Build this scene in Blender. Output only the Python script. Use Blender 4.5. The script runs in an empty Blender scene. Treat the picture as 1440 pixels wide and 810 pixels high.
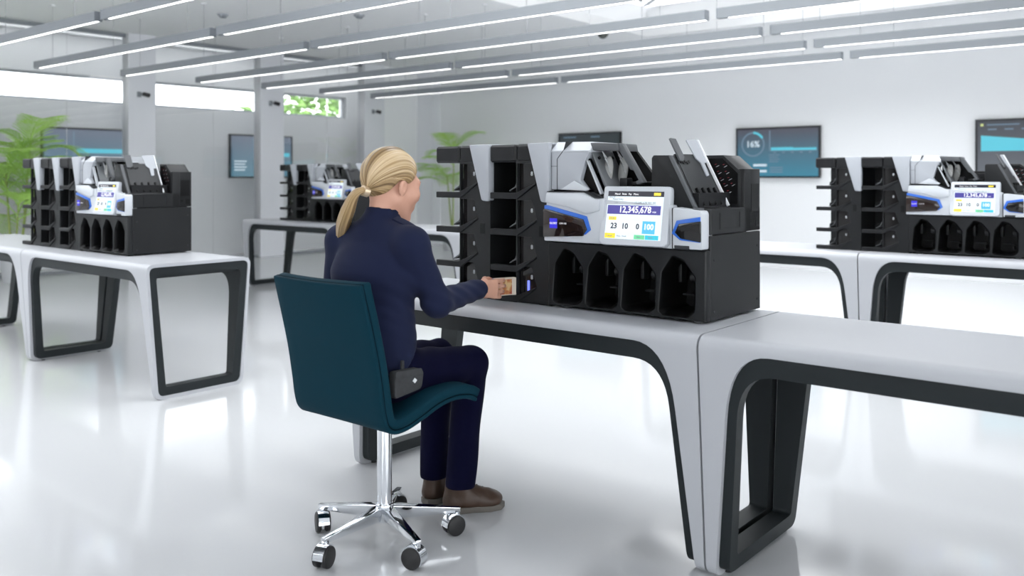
import bpy, bmesh, math, random
import numpy as np
from mathutils import Vector, Matrix, Euler

# ------------------------------------------------------------------ camera
SC = bpy.context.scene
COL = SC.collection
PI = math.pi
R = math.radians

cam_d = bpy.data.cameras.new('camera')
cam = bpy.data.objects.new('camera', cam_d)
COL.objects.link(cam)
cam.location = (0, 0, 1.22)
cam.rotation_euler = (R(90), 0, R(39.647))
cam_d.sensor_width = 36
cam_d.lens = 31.075
cam_d.shift_y = -158 / 1440
cam_d.clip_start = 0.05
cam_d.clip_end = 400
cam_d.dof.use_dof = True
cam_d.dof.focus_distance = 3.25
cam_d.dof.aperture_fstop = 2.6
SC.camera = cam

# ------------------------------------------------------------------ world, light, exposure
world = bpy.data.worlds.new('overcast_sky')
SC.world = world
world.use_nodes = True
wn = world.node_tree.nodes
wn['Background'].inputs[0].default_value = (0.955, 0.975, 1.0, 1)
wn['Background'].inputs[1].default_value = 5.3
sun_d = bpy.data.lights.new('sun', 'SUN')
sun_d.energy = 0.0
SC.view_settings.view_transform = 'Standard'
SC.view_settings.look = 'None'
SC.view_settings.gamma = 1
SC.view_settings.use_curve_mapping = False
SC.view_settings.exposure = 0.0
SC.cycles.use_denoising = True
SC.cycles.max_bounces = 10
SC.cycles.diffuse_bounces = 6
SC.cycles.transparent_max_bounces = 16
SC.cycles.sample_clamp_indirect = 6
SC.cycles.caustics_reflective = False
SC.cycles.caustics_refractive = False

# ------------------------------------------------------------------ materials
MATS = {}
def mat(name, col, rough=0.5, metal=0.0, spec=0.5, emit=None, estr=0.0, coat=0.0, bump=None, var=None, sheen=0):
    """procedural principled material; bump=(scale, strength), var=(scale, amount) gives faint grain of its own"""
    if name in MATS: return MATS[name]
    m = bpy.data.materials.new(name)
    m.use_nodes = True
    nt = m.node_tree
    b = nt.nodes['Principled BSDF']
    b.inputs['Base Color'].default_value = (*col, 1)
    b.inputs['Roughness'].default_value = rough
    b.inputs['Metallic'].default_value = metal
    b.inputs['Specular IOR Level'].default_value = spec
    b.inputs['Coat Weight'].default_value = coat
    b.inputs['Sheen Weight'].default_value = sheen
    if emit:
        b.inputs['Emission Color'].default_value = (*emit, 1)
        b.inputs['Emission Strength'].default_value = estr
    if bump or var:
        tc = nt.nodes.new('ShaderNodeTexCoord')
    if var:
        n = nt.nodes.new('ShaderNodeTexNoise'); n.inputs['Scale'].default_value = var[0]
        n.inputs['Detail'].default_value = 4
        nt.links.new(tc.outputs['Object'], n.inputs['Vector'])
        mx = nt.nodes.new('ShaderNodeMixRGB')
        a = var[1]
        mx.inputs[1].default_value = (*[max(0, c*(1-a)) for c in col], 1)
        mx.inputs[2].default_value = (*[min(1, c*(1+a)) for c in col], 1)
        nt.links.new(n.outputs['Fac'], mx.inputs[0])
        nt.links.new(mx.outputs[0], b.inputs['Base Color'])
    if bump:
        n2 = nt.nodes.new('ShaderNodeTexNoise'); n2.inputs['Scale'].default_value = bump[0]
        n2.inputs['Detail'].default_value = 3
        nt.links.new(tc.outputs['Object'], n2.inputs['Vector'])
        bp = nt.nodes.new('ShaderNodeBump'); bp.inputs['Strength'].default_value = bump[1]
        bp.inputs['Distance'].default_value = 0.002
        nt.links.new(n2.outputs['Fac'], bp.inputs['Height'])
        nt.links.new(bp.outputs[0], b.inputs['Normal'])
    MATS[name] = m
    return m

def glass_mat(name, tint=(1, 1, 1), refl=1.0):
    m = bpy.data.materials.new(name); m.use_nodes = True
    nt = m.node_tree; nt.nodes.clear()
    out = nt.nodes.new('ShaderNodeOutputMaterial')
    tr = nt.nodes.new('ShaderNodeBsdfTransparent'); tr.inputs[0].default_value = (*tint, 1)
    gl = nt.nodes.new('ShaderNodeBsdfGlossy'); gl.inputs['Roughness'].default_value = 0.02
    fr = nt.nodes.new('ShaderNodeFresnel'); fr.inputs[0].default_value = 1.42
    mx = nt.nodes.new('ShaderNodeMixShader')
    nt.links.new(fr.outputs[0], mx.inputs[0]); nt.links.new(tr.outputs[0], mx.inputs[1])
    nt.links.new(gl.outputs[0], mx.inputs[2]); nt.links.new(mx.outputs[0], out.inputs[0])
    MATS[name] = m
    return m

M_FLOOR = mat('polished_white_floor', (0.56, 0.568, 0.582), 0.09, spec=0.5, var=(0.7, 0.012))
M_WALL = mat('white_wall_paint', (0.86, 0.87, 0.88), 0.7, var=(0.5, 0.01))
M_LEFT = mat('left_wall_white', (0.92, 0.925, 0.93), 0.7)
M_CEIL = mat('pale_ceiling_paint', (0.93, 0.935, 0.94), 0.8)
M_COLUMN = mat('column_paint', (0.80, 0.81, 0.84), 0.55)
M_GLASS = glass_mat('partition_glass', (0.995, 1.0, 1.0))
M_LAMPGREY = mat('lamp_housing_grey', (0.27, 0.29, 0.31), 0.5)
M_LAMPEND = mat('lamp_end_cap_grey', (0.16, 0.175, 0.195), 0.5)
M_LAMP = mat('lamp_diffuser', (0.9, 0.9, 0.9), 0.5, emit=(1, 0.99, 0.97), estr=4.5)
M_WIRE = mat('steel_wire', (0.35, 0.36, 0.38), 0.4, metal=0.6)
M_TWHITE = mat('table_white_lacquer', (0.425, 0.435, 0.46), 0.38, spec=0.4, bump=(160, 0.02))
M_TDARK = mat('table_dark_lining', (0.0115, 0.0155, 0.0175), 0.5, spec=0.3)
M_BLACK = mat('black_plastic', (0.009, 0.0098, 0.011), 0.42, spec=0.3, bump=(900, 0.05))
M_BLACK2 = mat('charcoal_plastic', (0.011, 0.0115, 0.013), 0.45, spec=0.25)
M_BLACKGLOSS = mat('glossy_black_panel', (0.012, 0.011, 0.011), 0.08)
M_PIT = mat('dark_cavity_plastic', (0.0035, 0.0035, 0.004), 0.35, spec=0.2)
M_GREYP = mat('mid_grey_plastic', (0.085, 0.09, 0.097), 0.4)
M_MWHITE = mat('white_machine_casing', (0.56, 0.585, 0.62), 0.32, spec=0.5)
M_MWHITE2 = mat('grey_white_machine_casing', (0.40, 0.42, 0.455), 0.34)
M_GUIDE = mat('bright_white_plastic', (0.86, 0.87, 0.89), 0.3)
M_BLUE = mat('blue_trim', (0.02, 0.13, 0.56), 0.3)
M_MARK = mat('pale_marking', (0.62, 0.64, 0.66), 0.5)
M_RED = mat('red_marking', (0.30, 0.02, 0.03), 0.5)
M_SEAM = mat('seam_shadow_gap', (0.02, 0.022, 0.025), 0.6)
M_CHROME = mat('polished_chrome', (0.80, 0.82, 0.85), 0.08, metal=1.0)
M_RUBBER = mat('black_rubber', (0.012, 0.012, 0.013), 0.5)
M_TEAL = mat('teal_upholstery', (0.0018, 0.026, 0.042), 0.75, spec=0.1, bump=(700, 0.12), var=(3, 0.08))
M_PIPE = mat('dark_teal_piping', (0.001, 0.009, 0.014), 0.9, spec=0.05)
M_SKIN = mat('skin', (0.58, 0.315, 0.225), 0.5, var=(14, 0.05))
M_SHIRT = mat('navy_shirt_cloth', (0.0095, 0.0135, 0.039), 0.85, spec=0.15, bump=(500, 0.12), var=(6, 0.06), sheen=0.03)
M_TROUSER = mat('dark_navy_trousers', (0.0008, 0.001, 0.014), 0.9, spec=0.12, bump=(600, 0.15))
M_LEATHER = mat('brown_shoe_leather', (0.045, 0.023, 0.013), 0.5, bump=(120, 0.3), var=(25, 0.4))
M_SOLE = mat('grey_brown_sole', (0.11, 0.10, 0.088), 0.7)
M_POUCH = mat('charcoal_pouch_felt', (0.048, 0.050, 0.053), 0.9, spec=0.1, bump=(300, 0.4), var=(60, 0.3))
M_GOLD = mat('pale_gold_hair_band', (0.75, 0.60, 0.42), 0.3, metal=0.5)
M_LEAF = mat('palm_leaf_green', (0.42, 0.66, 0.15), 0.5, var=(5, 0.25))
M_STEM = mat('palm_stem_green', (0.30, 0.38, 0.10), 0.6)
M_POT = mat('pale_grey_pot', (0.55, 0.56, 0.58), 0.5)
M_SOIL = mat('dark_potting_soil', (0.05, 0.035, 0.025), 0.9, bump=(80, 0.6))
M_TVFRAME = mat('screen_frame_black', (0.012, 0.014, 0.017), 0.35)
M_TREE = mat('tree_foliage', (0.16, 0.30, 0.07), 0.7, var=(3, 0.4))
M_BARK = mat('tree_bark', (0.12, 0.09, 0.06), 0.9, bump=(30, 0.5))
M_GROUND = mat('outside_paving', (0.5, 0.5, 0.48), 0.9, var=(2, 0.1))

def emis(name, col, s=1.0):
    if name in MATS: return MATS[name]
    return mat(name, tuple(c*0.2 for c in col), 0.3, emit=col, estr=s)

# ------------------------------------------------------------------ object helpers
def thing(name, label, cat, loc=(0, 0, 0), rotz=0.0, group=None):
    o = bpy.data.objects.new(name, None)
    o.empty_display_size = 0.1
    COL.objects.link(o)
    o.location = loc; o.rotation_euler = (0, 0, rotz)
    o['label'] = label; o['category'] = cat
    if group: o['group'] = group
    return o

def smooth(me, ang=35):
    me.polygons.foreach_set('use_smooth', [True]*len(me.polygons))
    if ang is not None:
        me.set_sharp_from_angle(angle=R(ang))

def link(name, me, m=None, parent=None, label=None, ang=35):
    if m is not None:
        me.materials.clear(); me.materials.append(m)
    if ang is not False: smooth(me, ang)
    o = bpy.data.objects.new(name, me)
    COL.objects.link(o)
    if parent: o.parent = parent
    if label: o['label'] = label
    return o

def fin(bm, name, m=None, parent=None, label=None, ang=35):
    me = bpy.data.meshes.new(name)
    bmesh.ops.recalc_face_normals(bm, faces=bm.faces)
    bm.to_mesh(me); bm.free()
    return link(name, me, m, parent, label, ang)

def struct(o):
    o['kind'] = 'structure'
    return o

def merge(bm, t, M=None):
    if M is not None: bmesh.ops.transform(t, matrix=M, verts=t.verts)
    me = bpy.data.meshes.new('tmp'); t.to_mesh(me); t.free()
    bm.from_mesh(me); bpy.data.meshes.remove(me)

def NB(): return bmesh.new()

def box(bm, x0, x1, y0, y1, z0, z1, bev=0.0, seg=2, M=None):
    t = bmesh.new()
    bmesh.ops.create_cube(t, size=1, matrix=Matrix.Translation(((x0+x1)/2, (y0+y1)/2, (z0+z1)/2)) @ Matrix.Diagonal((x1-x0, y1-y0, z1-z0, 1)))
    if bev > 0:
        bmesh.ops.bevel(t, geom=t.edges[:], offset=bev, segments=seg, profile=0.5, affect='EDGES')
    merge(bm, t, M)

AX = {'y': lambda u, v, d: (u, d, v), 'x': lambda u, v, d: (d, u, v), 'z': lambda u, v, d: (u, v, d)}
def prism(bm, poly, d0, d1, axis='y', bev=0.0, seg=2, M=None, scale_end=None):
    """polygon (u,v) swept along an axis from d0 to d1"""
    t = bmesh.new()
    f = AX[axis]
    a = [t.verts.new(f(u, v, d0)) for u, v in poly]
    if scale_end:
        cx = sum(p[0] for p in poly)/len(poly); cz = sum(p[1] for p in poly)/len(poly)
        b = [t.verts.new(f(cx+(u-cx)*scale_end, cz+(v-cz)*scale_end, d1)) for u, v in poly]
    else:
        b = [t.verts.new(f(u, v, d1)) for u, v in poly]
    n = len(poly)
    t.faces.new(a); t.faces.new(b[::-1])
    for i in range(n):
        t.faces.new((a[i], b[i], b[(i+1) % n], a[(i+1) % n]))
    bmesh.ops.recalc_face_normals(t, faces=t.faces)
    if bev > 0:
        bmesh.ops.bevel(t, geom=t.edges[:], offset=bev, segments=seg, profile=0.5, affect='EDGES')
    merge(bm, t, M)

def cyl(bm, p0, p1, r0, r1=None, n=24, bev=0.0):
    if r1 is None: r1 = r0
    p0, p1 = Vector(p0), Vector(p1)
    d = p1-p0
    t = bmesh.new()
    bmesh.ops.create_cone(t, cap_ends=True, segments=n, radius1=r0, radius2=r1, depth=d.length)
    if bev > 0:
        es = [e for e in t.edges if all(len(f.verts) > 4 or True for f in e.link_faces) and any(len(f.verts) > 4 for f in e.link_faces)]
        bmesh.ops.bevel(t, geom=es, offset=bev, segments=2, profile=0.5, affect='EDGES')
    M = Matrix.Translation((p0+p1)/2) @ d.to_track_quat('Z', 'Y').to_matrix().to_4x4()
    merge(bm, t, M)

def tube(bm, path, r, n=8, cap=True):
    """round tube; r is a number or a list, or list of (ra, rb) pairs"""
    pts = [Vector(p) for p in path]
    rings = []
    up = Vector((0, 0, 1))
    prev = None
    for i, p in enumerate(pts):
        t = (pts[min(i+1, len(pts)-1)]-pts[max(i-1, 0)]).normalized()
        if prev is None:
            a = t.cross(up)
            if a.length < 1e-3: a = t.cross(Vector((1, 0, 0)))
        else:
            a = prev - t*prev.dot(t)
        a.normalize(); prev = a.copy()
        b = t.cross(a)
        rr = r[i] if isinstance(r, (list, tuple)) else r
        ra, rb = rr if isinstance(rr, (list, tuple)) else (rr, rr)
        rings.append([bm.verts.new(p+a*(ra*math.cos(k*2*PI/n))+b*(rb*math.sin(k*2*PI/n))) for k in range(n)])
    for i in range(len(rings)-1):
        for k in range(n):
            bm.faces.new((rings[i][k], rings[i][(k+1) % n], rings[i+1][(k+1) % n], rings[i+1][k]))
    if cap:
        bm.faces.new(rings[0][::-1]); bm.faces.new(rings[-1])

def ball(bm, c, r, u=16, v=10, M=None):
    t = bmesh.new()
    rr = r if isinstance(r, (tuple, list)) else (r, r, r)
    bmesh.ops.create_uvsphere(t, u_segments=u, v_segments=v, radius=1)
    MM = Matrix.Translation(c) @ (M if M is not None else Matrix()) @ Matrix.Diagonal((*rr, 1))
    merge(bm, t, MM)

def curve_plate(outer, holes, y0, y1, bev=0.0, res=1):
    """flat plate in the xz plane with holes, between y0 and y1 -> mesh"""
    cu = bpy.data.curves.new('tmp', 'CURVE'); cu.dimensions = '2D'; cu.fill_mode = 'BOTH'
    for loop in [outer]+list(holes):
        s = cu.splines.new('POLY'); s.points.add(len(loop)-1)
        for p, (u, v) in zip(s.points, loop): p.co = (u, v, 0, 1)
        s.use_cyclic_u = True
    cu.extrude = (y1-y0)/2-bev; cu.bevel_depth = bev; cu.bevel_resolution = res; cu.offset = -bev
    o = bpy.data.objects.new('tmp', cu); COL.objects.link(o)
    bpy.context.view_layer.update()
    me = bpy.data.meshes.new_from_object(o.evaluated_get(bpy.context.evaluated_depsgraph_get()))
    bpy.data.objects.remove(o); bpy.data.curves.remove(cu)
    M = Matrix.Translation((0, (y0+y1)/2, 0)) @ Matrix.Rotation(R(90), 4, 'X')
    me.transform(M)
    return me

def add_mesh(bm, me, M=None):
    if M is not None: me.transform(M)
    bm.from_mesh(me); bpy.data.meshes.remove(me)

def text_mesh(txt, size, x, z, y, align='LEFT', bold=0.0, xs=1.0, depth=0.0004):
    """lettering in the xz plane facing -y"""
    cu = bpy.data.curves.new('tmp', 'FONT'); cu.body = txt; cu.size = size; cu.align_x = align; cu.align_y = 'CENTER'
    cu.offset = bold; cu.extrude = depth; cu.resolution_u = 2
    o = bpy.data.objects.new('tmp', cu); COL.objects.link(o)
    bpy.context.view_layer.update()
    me = bpy.data.meshes.new_from_object(o.evaluated_get(bpy.context.evaluated_depsgraph_get()))
    bpy.data.objects.remove(o); bpy.data.curves.remove(cu)
    me.transform(Matrix.Translation((x, y, z)) @ Matrix.Rotation(R(90), 4, 'X') @ Matrix.Diagonal((xs, 1, 1, 1)))
    return me

def texts(items, name, m, parent, label=None):
    bm = NB()
    for it in items: add_mesh(bm, text_mesh(*it[:5], **(it[5] if len(it) > 5 else {})))
    return fin(bm, name, m, parent, label, ang=False)

def rpoly(pts, rads, n=5):
    """rounded polygon: each corner gets its own radius"""
    out = []
    N = len(pts)
    for i in range(N):
        p = Vector(pts[i]); a = Vector(pts[i-1]); b = Vector(pts[(i+1) % N])
        r = rads[i] if isinstance(rads, (list, tuple)) else rads
        if r <= 0: out.append(tuple(p)); continue
        u = (a-p).normalized(); v = (b-p).normalized()
        ang = u.angle(v)
        d = min(r/math.tan(ang/2), (a-p).length*0.49, (b-p).length*0.49)
        A = p+u*d; B = p+v*d
        for k in range(n+1):
            t = k/n
            out.append(tuple(A*(1-t)**2+p*2*t*(1-t)+B*t*t))
    return out

def dup(root, loc, rotz, label, group=None):
    """copy of a thing with copies of its parts and sub-parts (meshes shared)"""
    r = root.copy(); COL.objects.link(r); r.location = loc; r.rotation_euler = (0, 0, rotz)
    r['label'] = label
    if group: r['group'] = group
    for ch in list(root.children):
        c = ch.copy(); COL.objects.link(c); c.parent = r
        for g in list(ch.children):
            d = g.copy(); COL.objects.link(d); d.parent = c
    return r

def bool_cut(me, cutter):
    a = bpy.data.objects.new('tmpa', me); b = bpy.data.objects.new('tmpb', cutter)
    COL.objects.link(a); COL.objects.link(b)
    mo = a.modifiers.new('b', 'BOOLEAN'); mo.operation = 'DIFFERENCE'; mo.solver = 'EXACT'; mo.object = b
    bpy.context.view_layer.update()
    out = bpy.data.meshes.new_from_object(a.evaluated_get(bpy.context.evaluated_depsgraph_get()))
    bpy.data.objects.remove(a); bpy.data.objects.remove(b)
    return out

# ------------------------------------------------------------------ the room
XW, YB, ZC = -12.05, 11.3, 3.10      # far left wall, back wall, ceiling
XG = -11.42                          # glass partition line
bm = NB(); box(bm, -12.3, 7, -7, YB+0.2, -0.2, 0); struct(fin(bm, 'floor', M_FLOOR, label='polished white floor'))
# ceiling with one real skylight opening and two unseen ones added for light
SKY = [(-6.22, 0.0, 2.9, 10.35), (-11.2, -3.4, -4.2, 2.4), (-11.95, -11.60, 1.0, 11.0)]  # last two, the wide one and the roof slot, only brighten the room
bm = NB()
add_mesh(bm, curve_plate([(-12.3, -7.2), (7, -7.2), (7, YB+0.2), (-12.3, YB+0.2)], [[(a, c), (b_, c), (b_, d), (a, d)] for a, b_, c, d in SKY], 0, 0.12),
         Matrix.Translation((0, 0, ZC+0.12)) @ Matrix.Rotation(R(-90), 4, 'X'))
struct(fin(bm, 'ceiling', M_CEIL, label='pale flat ceiling around the skylights', ang=False))
for si, (SX0, SX1, SY0, SY1) in enumerate(SKY):
    # kerb of the well and gabled glazing
    bm = NB()
    for a in ((SX0-0.1, SX0, SY0-0.1, SY1+0.1), (SX1, SX1+0.1, SY0-0.1, SY1+0.1), (SX0-0.1, SX1+0.1, SY0-0.1, SY0), (SX0-0.1, SX1+0.1, SY1, SY1+0.1)):
        box(bm, *a, ZC+0.12, 3.5)
    struct(fin(bm, 'trim_%d' % (7+si), M_WALL, label='white kerb walls of a skylight well, two of the three wells added for light'))
    ridge = (SX0+SX1)/2; rz = 3.5+(ridge-SX0)*0.45
    def sky_bar(y, w=0.035):
        b = NB()
        prism(b, [(SX0-0.05, 3.50), (SX0+0.05, 3.50), (ridge, rz-0.05), (SX1-0.05, 3.5), (SX1+0.05, 3.5), (ridge, rz+0.05)], y-w, y+w, 'y')
        return b
    sky = struct(fin(sky_bar(SY0+0.05), 'window_%d' % (1, 11, 12)[si], M_MWHITE2, label='gabled skylight with slanting glazing bars, two of the three added for light'))
    nb = int(round((SY1-SY0-0.05)/1.05)); st = (SY1-SY0-0.1)/nb
    for k in range(nb):
        y = SY0+0.05+k*st; y2 = y+st
        fin(sky_bar(y2, 0.022), 'glazing_bar', M_MWHITE2, sky)
        for xa in (SX0, SX1):
            b = NB()
            prism(b, [(xa, 3.53), (ridge, rz), (ridge, rz+0.012), (xa, 3.542)], y+0.02, y2-0.02, 'y')
            fin(b, 'pane', M_GLASS, sky)
# back wall
bm = NB(); box(bm, -12.3, 7, YB, YB+0.2, 0, ZC); struct(fin(bm, 'wall_back', M_WALL, label='plain white back wall'))
bm = NB(); box(bm, 7, 7.2, 6.5, YB+0.2, 0, ZC); struct(fin(bm, 'wall_right', M_WALL, label='plain white right wall'))
bm = NB(); box(bm, -12.3, -1.0, -7.2, -7, 0, ZC); struct(fin(bm, 'wall_front', M_WALL, label='plain white wall behind the viewer'))
# unseen glazed corner behind the viewer on the right, added to let in light
gl = struct(fin((lambda q: (box(q, 7, 7.2, -7.2, 6.5, 0, 0.08), box(q, 7, 7.2, -7.2, 6.5, ZC-0.08, ZC+0.12), box(q, -1, 7, -7.2, -7, 0, 0.08), box(q, -1, 7, -7.2, -7, ZC-0.08, ZC+0.12), q)[4])(NB()), 'window_10', M_MWHITE2, label='unseen glazed corner added behind the viewer for light'))
for k in range(6):
    y0, y1 = -7.0+2.25*k, -4.75+2.25*k
    q = NB(); box(q, 7.04, 7.16, y0-0.03, y0+0.03, 0.08, ZC-0.08); fin(q, 'mullion', M_MWHITE2, gl)
    q = NB(); box(q, 7.095, 7.105, y0+0.03, y1-0.03, 0.08, ZC-0.08); fin(q, 'pane', M_GLASS, gl)
    if k > 3: continue
    x0, x1 = -1.0+2.0*k, 1.0+2.0*k
    q = NB(); box(q, x0-0.03, x0+0.03, -7.16, -7.04, 0.08, ZC-0.08); fin(q, 'mullion', M_MWHITE2, gl)
    q = NB(); box(q, x0+0.03, x1-0.03, -7.105, -7.095, 0.08, ZC-0.08); fin(q, 'pane', M_GLASS, gl)
# left wall behind the glass with a strip of high windows
WIN = [(3.2, 7.0), (7.05, 10.02)]
bm = NB()
for y0, y1, z0, z1 in ((-7, YB, 0, 2.215), (-7, YB, 2.575, ZC), (-7, -2.0, 2.215, 2.575), (10.02, YB, 2.215, 2.575)):
    box(bm, XW-0.2, XW, y0, y1, z0, z1)
struct(fin(bm, 'wall_left', M_LEFT, label='white wall behind the glass partition'))
ys = [-2.0, 1.9, 6.27, 8.42, 10.02]
for i in range(4):
    a, b_ = ys[i], ys[i+1]
    bm = NB()
    w = 0.03
    for q in ((a, a+w, 2.215, 2.575), (b_-w, b_, 2.215, 2.575), (a+w, b_-w, 2.215, 2.215+w), (a+w, b_-w, 2.575-w, 2.575)):
        box(bm, XW-0.14, XW-0.06, *q)
    wo = struct(fin(bm, 'window_%d' % (i+2), M_MWHITE, label='high strip window in the left wall'))
    bm = NB(); box(bm, XW-0.105, XW-0.095, a+w, b_-w, 2.215+w, 2.575-w); fin(bm, 'pane', M_GLASS, wo)
# columns and glass partition
cols = [(3.65, 4.05), (5.745, 6.125), (7.775, 8.195), (9.80, 10.25)]
for i, (a, b_) in enumerate(cols):
    bm = NB(); box(bm, -11.50, -11.32, a, b_, 0, ZC, 0.006, 1)
    struct(fin(bm, 'trim_%d' % (i+2), M_COLUMN, label='square white column in the glass partition'))
bm = NB(); box(bm, -11.44, -11.02, 11.1, YB, 0, ZC); struct(fin(bm, 'trim_6', M_COLUMN, label='pier in the corner by the back wall'))
bm = NB(); box(bm, -11.44, -11.40, 10.25, 11.3, 0, ZC); struct(fin(bm, 'wall_side', M_LEFT, label='solid wall panel beyond the last column'))
edges = [(-2.0, 3.65), (4.05, 5.745), (6.125, 7.775), (8.195, 9.80)]
n = 6
for a, b_ in edges:
    pw = struct(fin((lambda q: (box(q, XG-0.03, XG+0.03, a, b_, 0, 0.03), box(q, XG-0.03, XG+0.03, a, b_, ZC-0.05, ZC), q)[2])(NB()), 'window_%d' % n, M_LAMPGREY, label='tall glass partition between white columns'))
    n += 1
    mid = (a+b_)/2+0.1
    for c, d in ((a, mid-0.004), (mid+0.004, b_)):
        q = NB(); box(q, XG-0.006, XG+0.006, c, d, 0.03, ZC-0.05); fin(q, 'pane', M_GLASS, pw)
# outside: paving and trees beyond the strip windows
bm = NB(); box(bm, -60, -12.35, -40, 60, -0.3, -0.12); struct(fin(bm, 'ground', M_GROUND, label='paved ground outside the strip windows'))
def tree(x, y, h, r, label, seed):
    rnd = random.Random(seed)
    t = thing('broadleaf_tree', label, 'tree', (x, y, -0.12), 0, 'trees outside the strip windows')
    b = NB(); cyl(b, (0, 0, 0), (0, 0, h*0.6), 0.12, 0.07, 10); fin(b, 'trunk', M_BARK, t)
    b = NB()
    for k in range(900):
        u = rnd.uniform(-1, 1); th = rnd.uniform(0, 2*PI); rr = r*(0.55+0.45*rnd.random())
        c = Vector((rr*math.sqrt(1-u*u)*math.cos(th), rr*math.sqrt(1-u*u)*math.sin(th), h*0.62+rr*u*1.25))
        s = rnd.uniform(0.05, 0.14)
        tt = bmesh.new(); bmesh.ops.create_icosphere(tt, subdivisions=1, radius=s)
        for v in tt.verts: v.co *= rnd.uniform(0.7, 1.3)
        merge(b, tt, Matrix.Translation(c) @ Matrix.Diagonal((1, 1, 0.6, 1)))
    o = fin(b, 'crown', M_TREE, t, ang=False)
    return t
tree(-19.5, 15.6, 4.6, 1.35, 'leafy green tree right in the third strip window', 3)
tree(-20.5, 13.6, 3.3, 0.9, 'lower pale tree left in the third strip window', 7)

# ------------------------------------------------------------------ pendant lights
def lamp_proto(L):
    t = thing('linear_pendant_light', '', 'ceiling light')
    W, H_ = 0.062, 0.078
    b = NB()
    box(b, 0.008, L-0.008, -W/2, -W/2+0.004, 0, H_); box(b, 0.008, L-0.008, W/2-0.004, W/2, 0, H_)
    box(b, 0.008, L-0.008, -W/2+0.004, W/2-0.004, 0.02, H_)
    box(b, 0.008, L-0.008, -W/2+0.004, -0.013, 0, 0.02); box(b, 0.008, L-0.008, 0.013, W/2-0.004, 0, 0.02)
    fin(b, 'housing', M_LAMPGREY, t)
    for x in (0, L-0.008):
        b = NB(); box(b, x, x+0.008, -W/2, W/2, 0, H_); fin(b, 'end_cap', M_LAMPEND, t)
    for x0, x1 in ((0.09, L/2-0.008), (L/2+0.008, L-0.012)):
        b = NB(); box(b, x0, x1, -0.012, 0.012, -0.001, 0.0195); fin(b, 'diffuser', M_LAMP, t)
    for x in (0.42, L/2, L-0.42):
        b = NB(); cyl(b, (x, 0, H_), (x, 0, ZC-2.43-0.012), 0.0022, n=6); w = fin(b, 'wire', M_WIRE, t)
        b = NB(); cyl(b, (x, 0, ZC-2.43-0.014), (x, 0, ZC-2.43), 0.03, n=16); fin(b, 'ceiling_mount', M_WALL, w)
    return t
LL = 3.61
runs = ['left', 'middle', 'right']
ordn = ['first', 'second', 'third', 'fourth', 'fifth', 'sixth', 'seventh']
proto = None
for r_ in range(7):
    for s in range(3):
        x = -10.53+s*3.70
        if s == 2 and r_ < 3: continue
        y = 3.27+r_*1.0
        lab = 'long grey pendant light, %s row from the front, %s run' % (ordn[r_], runs[s])
        if proto is None:
            proto = lamp_proto(LL); proto.location = (x, y, 2.43); proto['label'] = lab; proto['group'] = 'pendant lights in rows'
        else:
            dup(proto, (x, y, 2.43), 0, lab)
# ceiling fittings
def dome(x, y, r, label):
    t = thing('dome_camera', label, 'camera', (x, y, ZC))
    b = NB(); cyl(b, (0, 0, -0.03), (0, 0, 0), r, r*1.05, 24, 0.004); fin(b, 'mount_ring', M_MWHITE2, t)
    b = NB(); ball(b, (0, 0, -0.03), (r*0.8, r*0.8, r*1.0), 20, 12); fin(b, 'dome', mat('smoked_dome', (0.09, 0.10, 0.09), 0.15), t)
dome(-6.32, 9.45, 0.10, 'smoked dome camera on the ceiling by the skylight')
for x, y, lab in ((-9.16, 5.78, 'small smoke detector on the ceiling above left lights'), (-7.97, 6.82, 'pale round smoke detector on the ceiling near the middle lights')):
    t = thing('smoke_detector', lab, 'detector', (x, y, ZC))
    b = NB(); cyl(b, (0, 0, -0.02), (0, 0, 0), 0.06, 0.065, 24, 0.004); fin(b, 'base', M_MWHITE2, t)
    b = NB(); cyl(b, (0, 0, -0.042), (0, 0, -0.018), 0.036, 0.045, 24, 0.006); fin(b, 'sensor', M_LAMPGREY, t)
# wall cameras on columns
def cctv(y, z, label):
    t = thing('security_camera', label, 'camera', (-11.32, y, z), 0, 'security cameras on the columns')
    b = NB(); box(b, 0, 0.02, -0.07, -0.02, -0.035, 0.035, 0.004); fin(b, 'wall_plate', M_LAMPGREY, t)
    b = NB(); cyl(b, (0.015, -0.045, 0), (0.06, 0.0, 0.0), 0.009, n=12); fin(b, 'arm', M_LAMPGREY, t)
    b = NB(); cyl(b, (0.045, -0.01, 0.008), (0.105, 0.045, -0.014), 0.026, 0.030, 20, 0.004); h = fin(b, 'camera_body', mat('camera_black', (0.02, 0.02, 0.022), 0.3), t)
    b = NB(); cyl(b, (0.105, 0.045, -0.014), (0.108, 0.048, -0.015), 0.020, n=16); fin(b, 'lens', M_BLACKGLOSS, h)
cctv(5.93, 2.30, 'black security camera on the nearest column')
cctv(7.99, 2.31, 'black security camera on the second column')
cctv(10.03, 2.30, 'black security camera on the last column by the corner')

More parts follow.
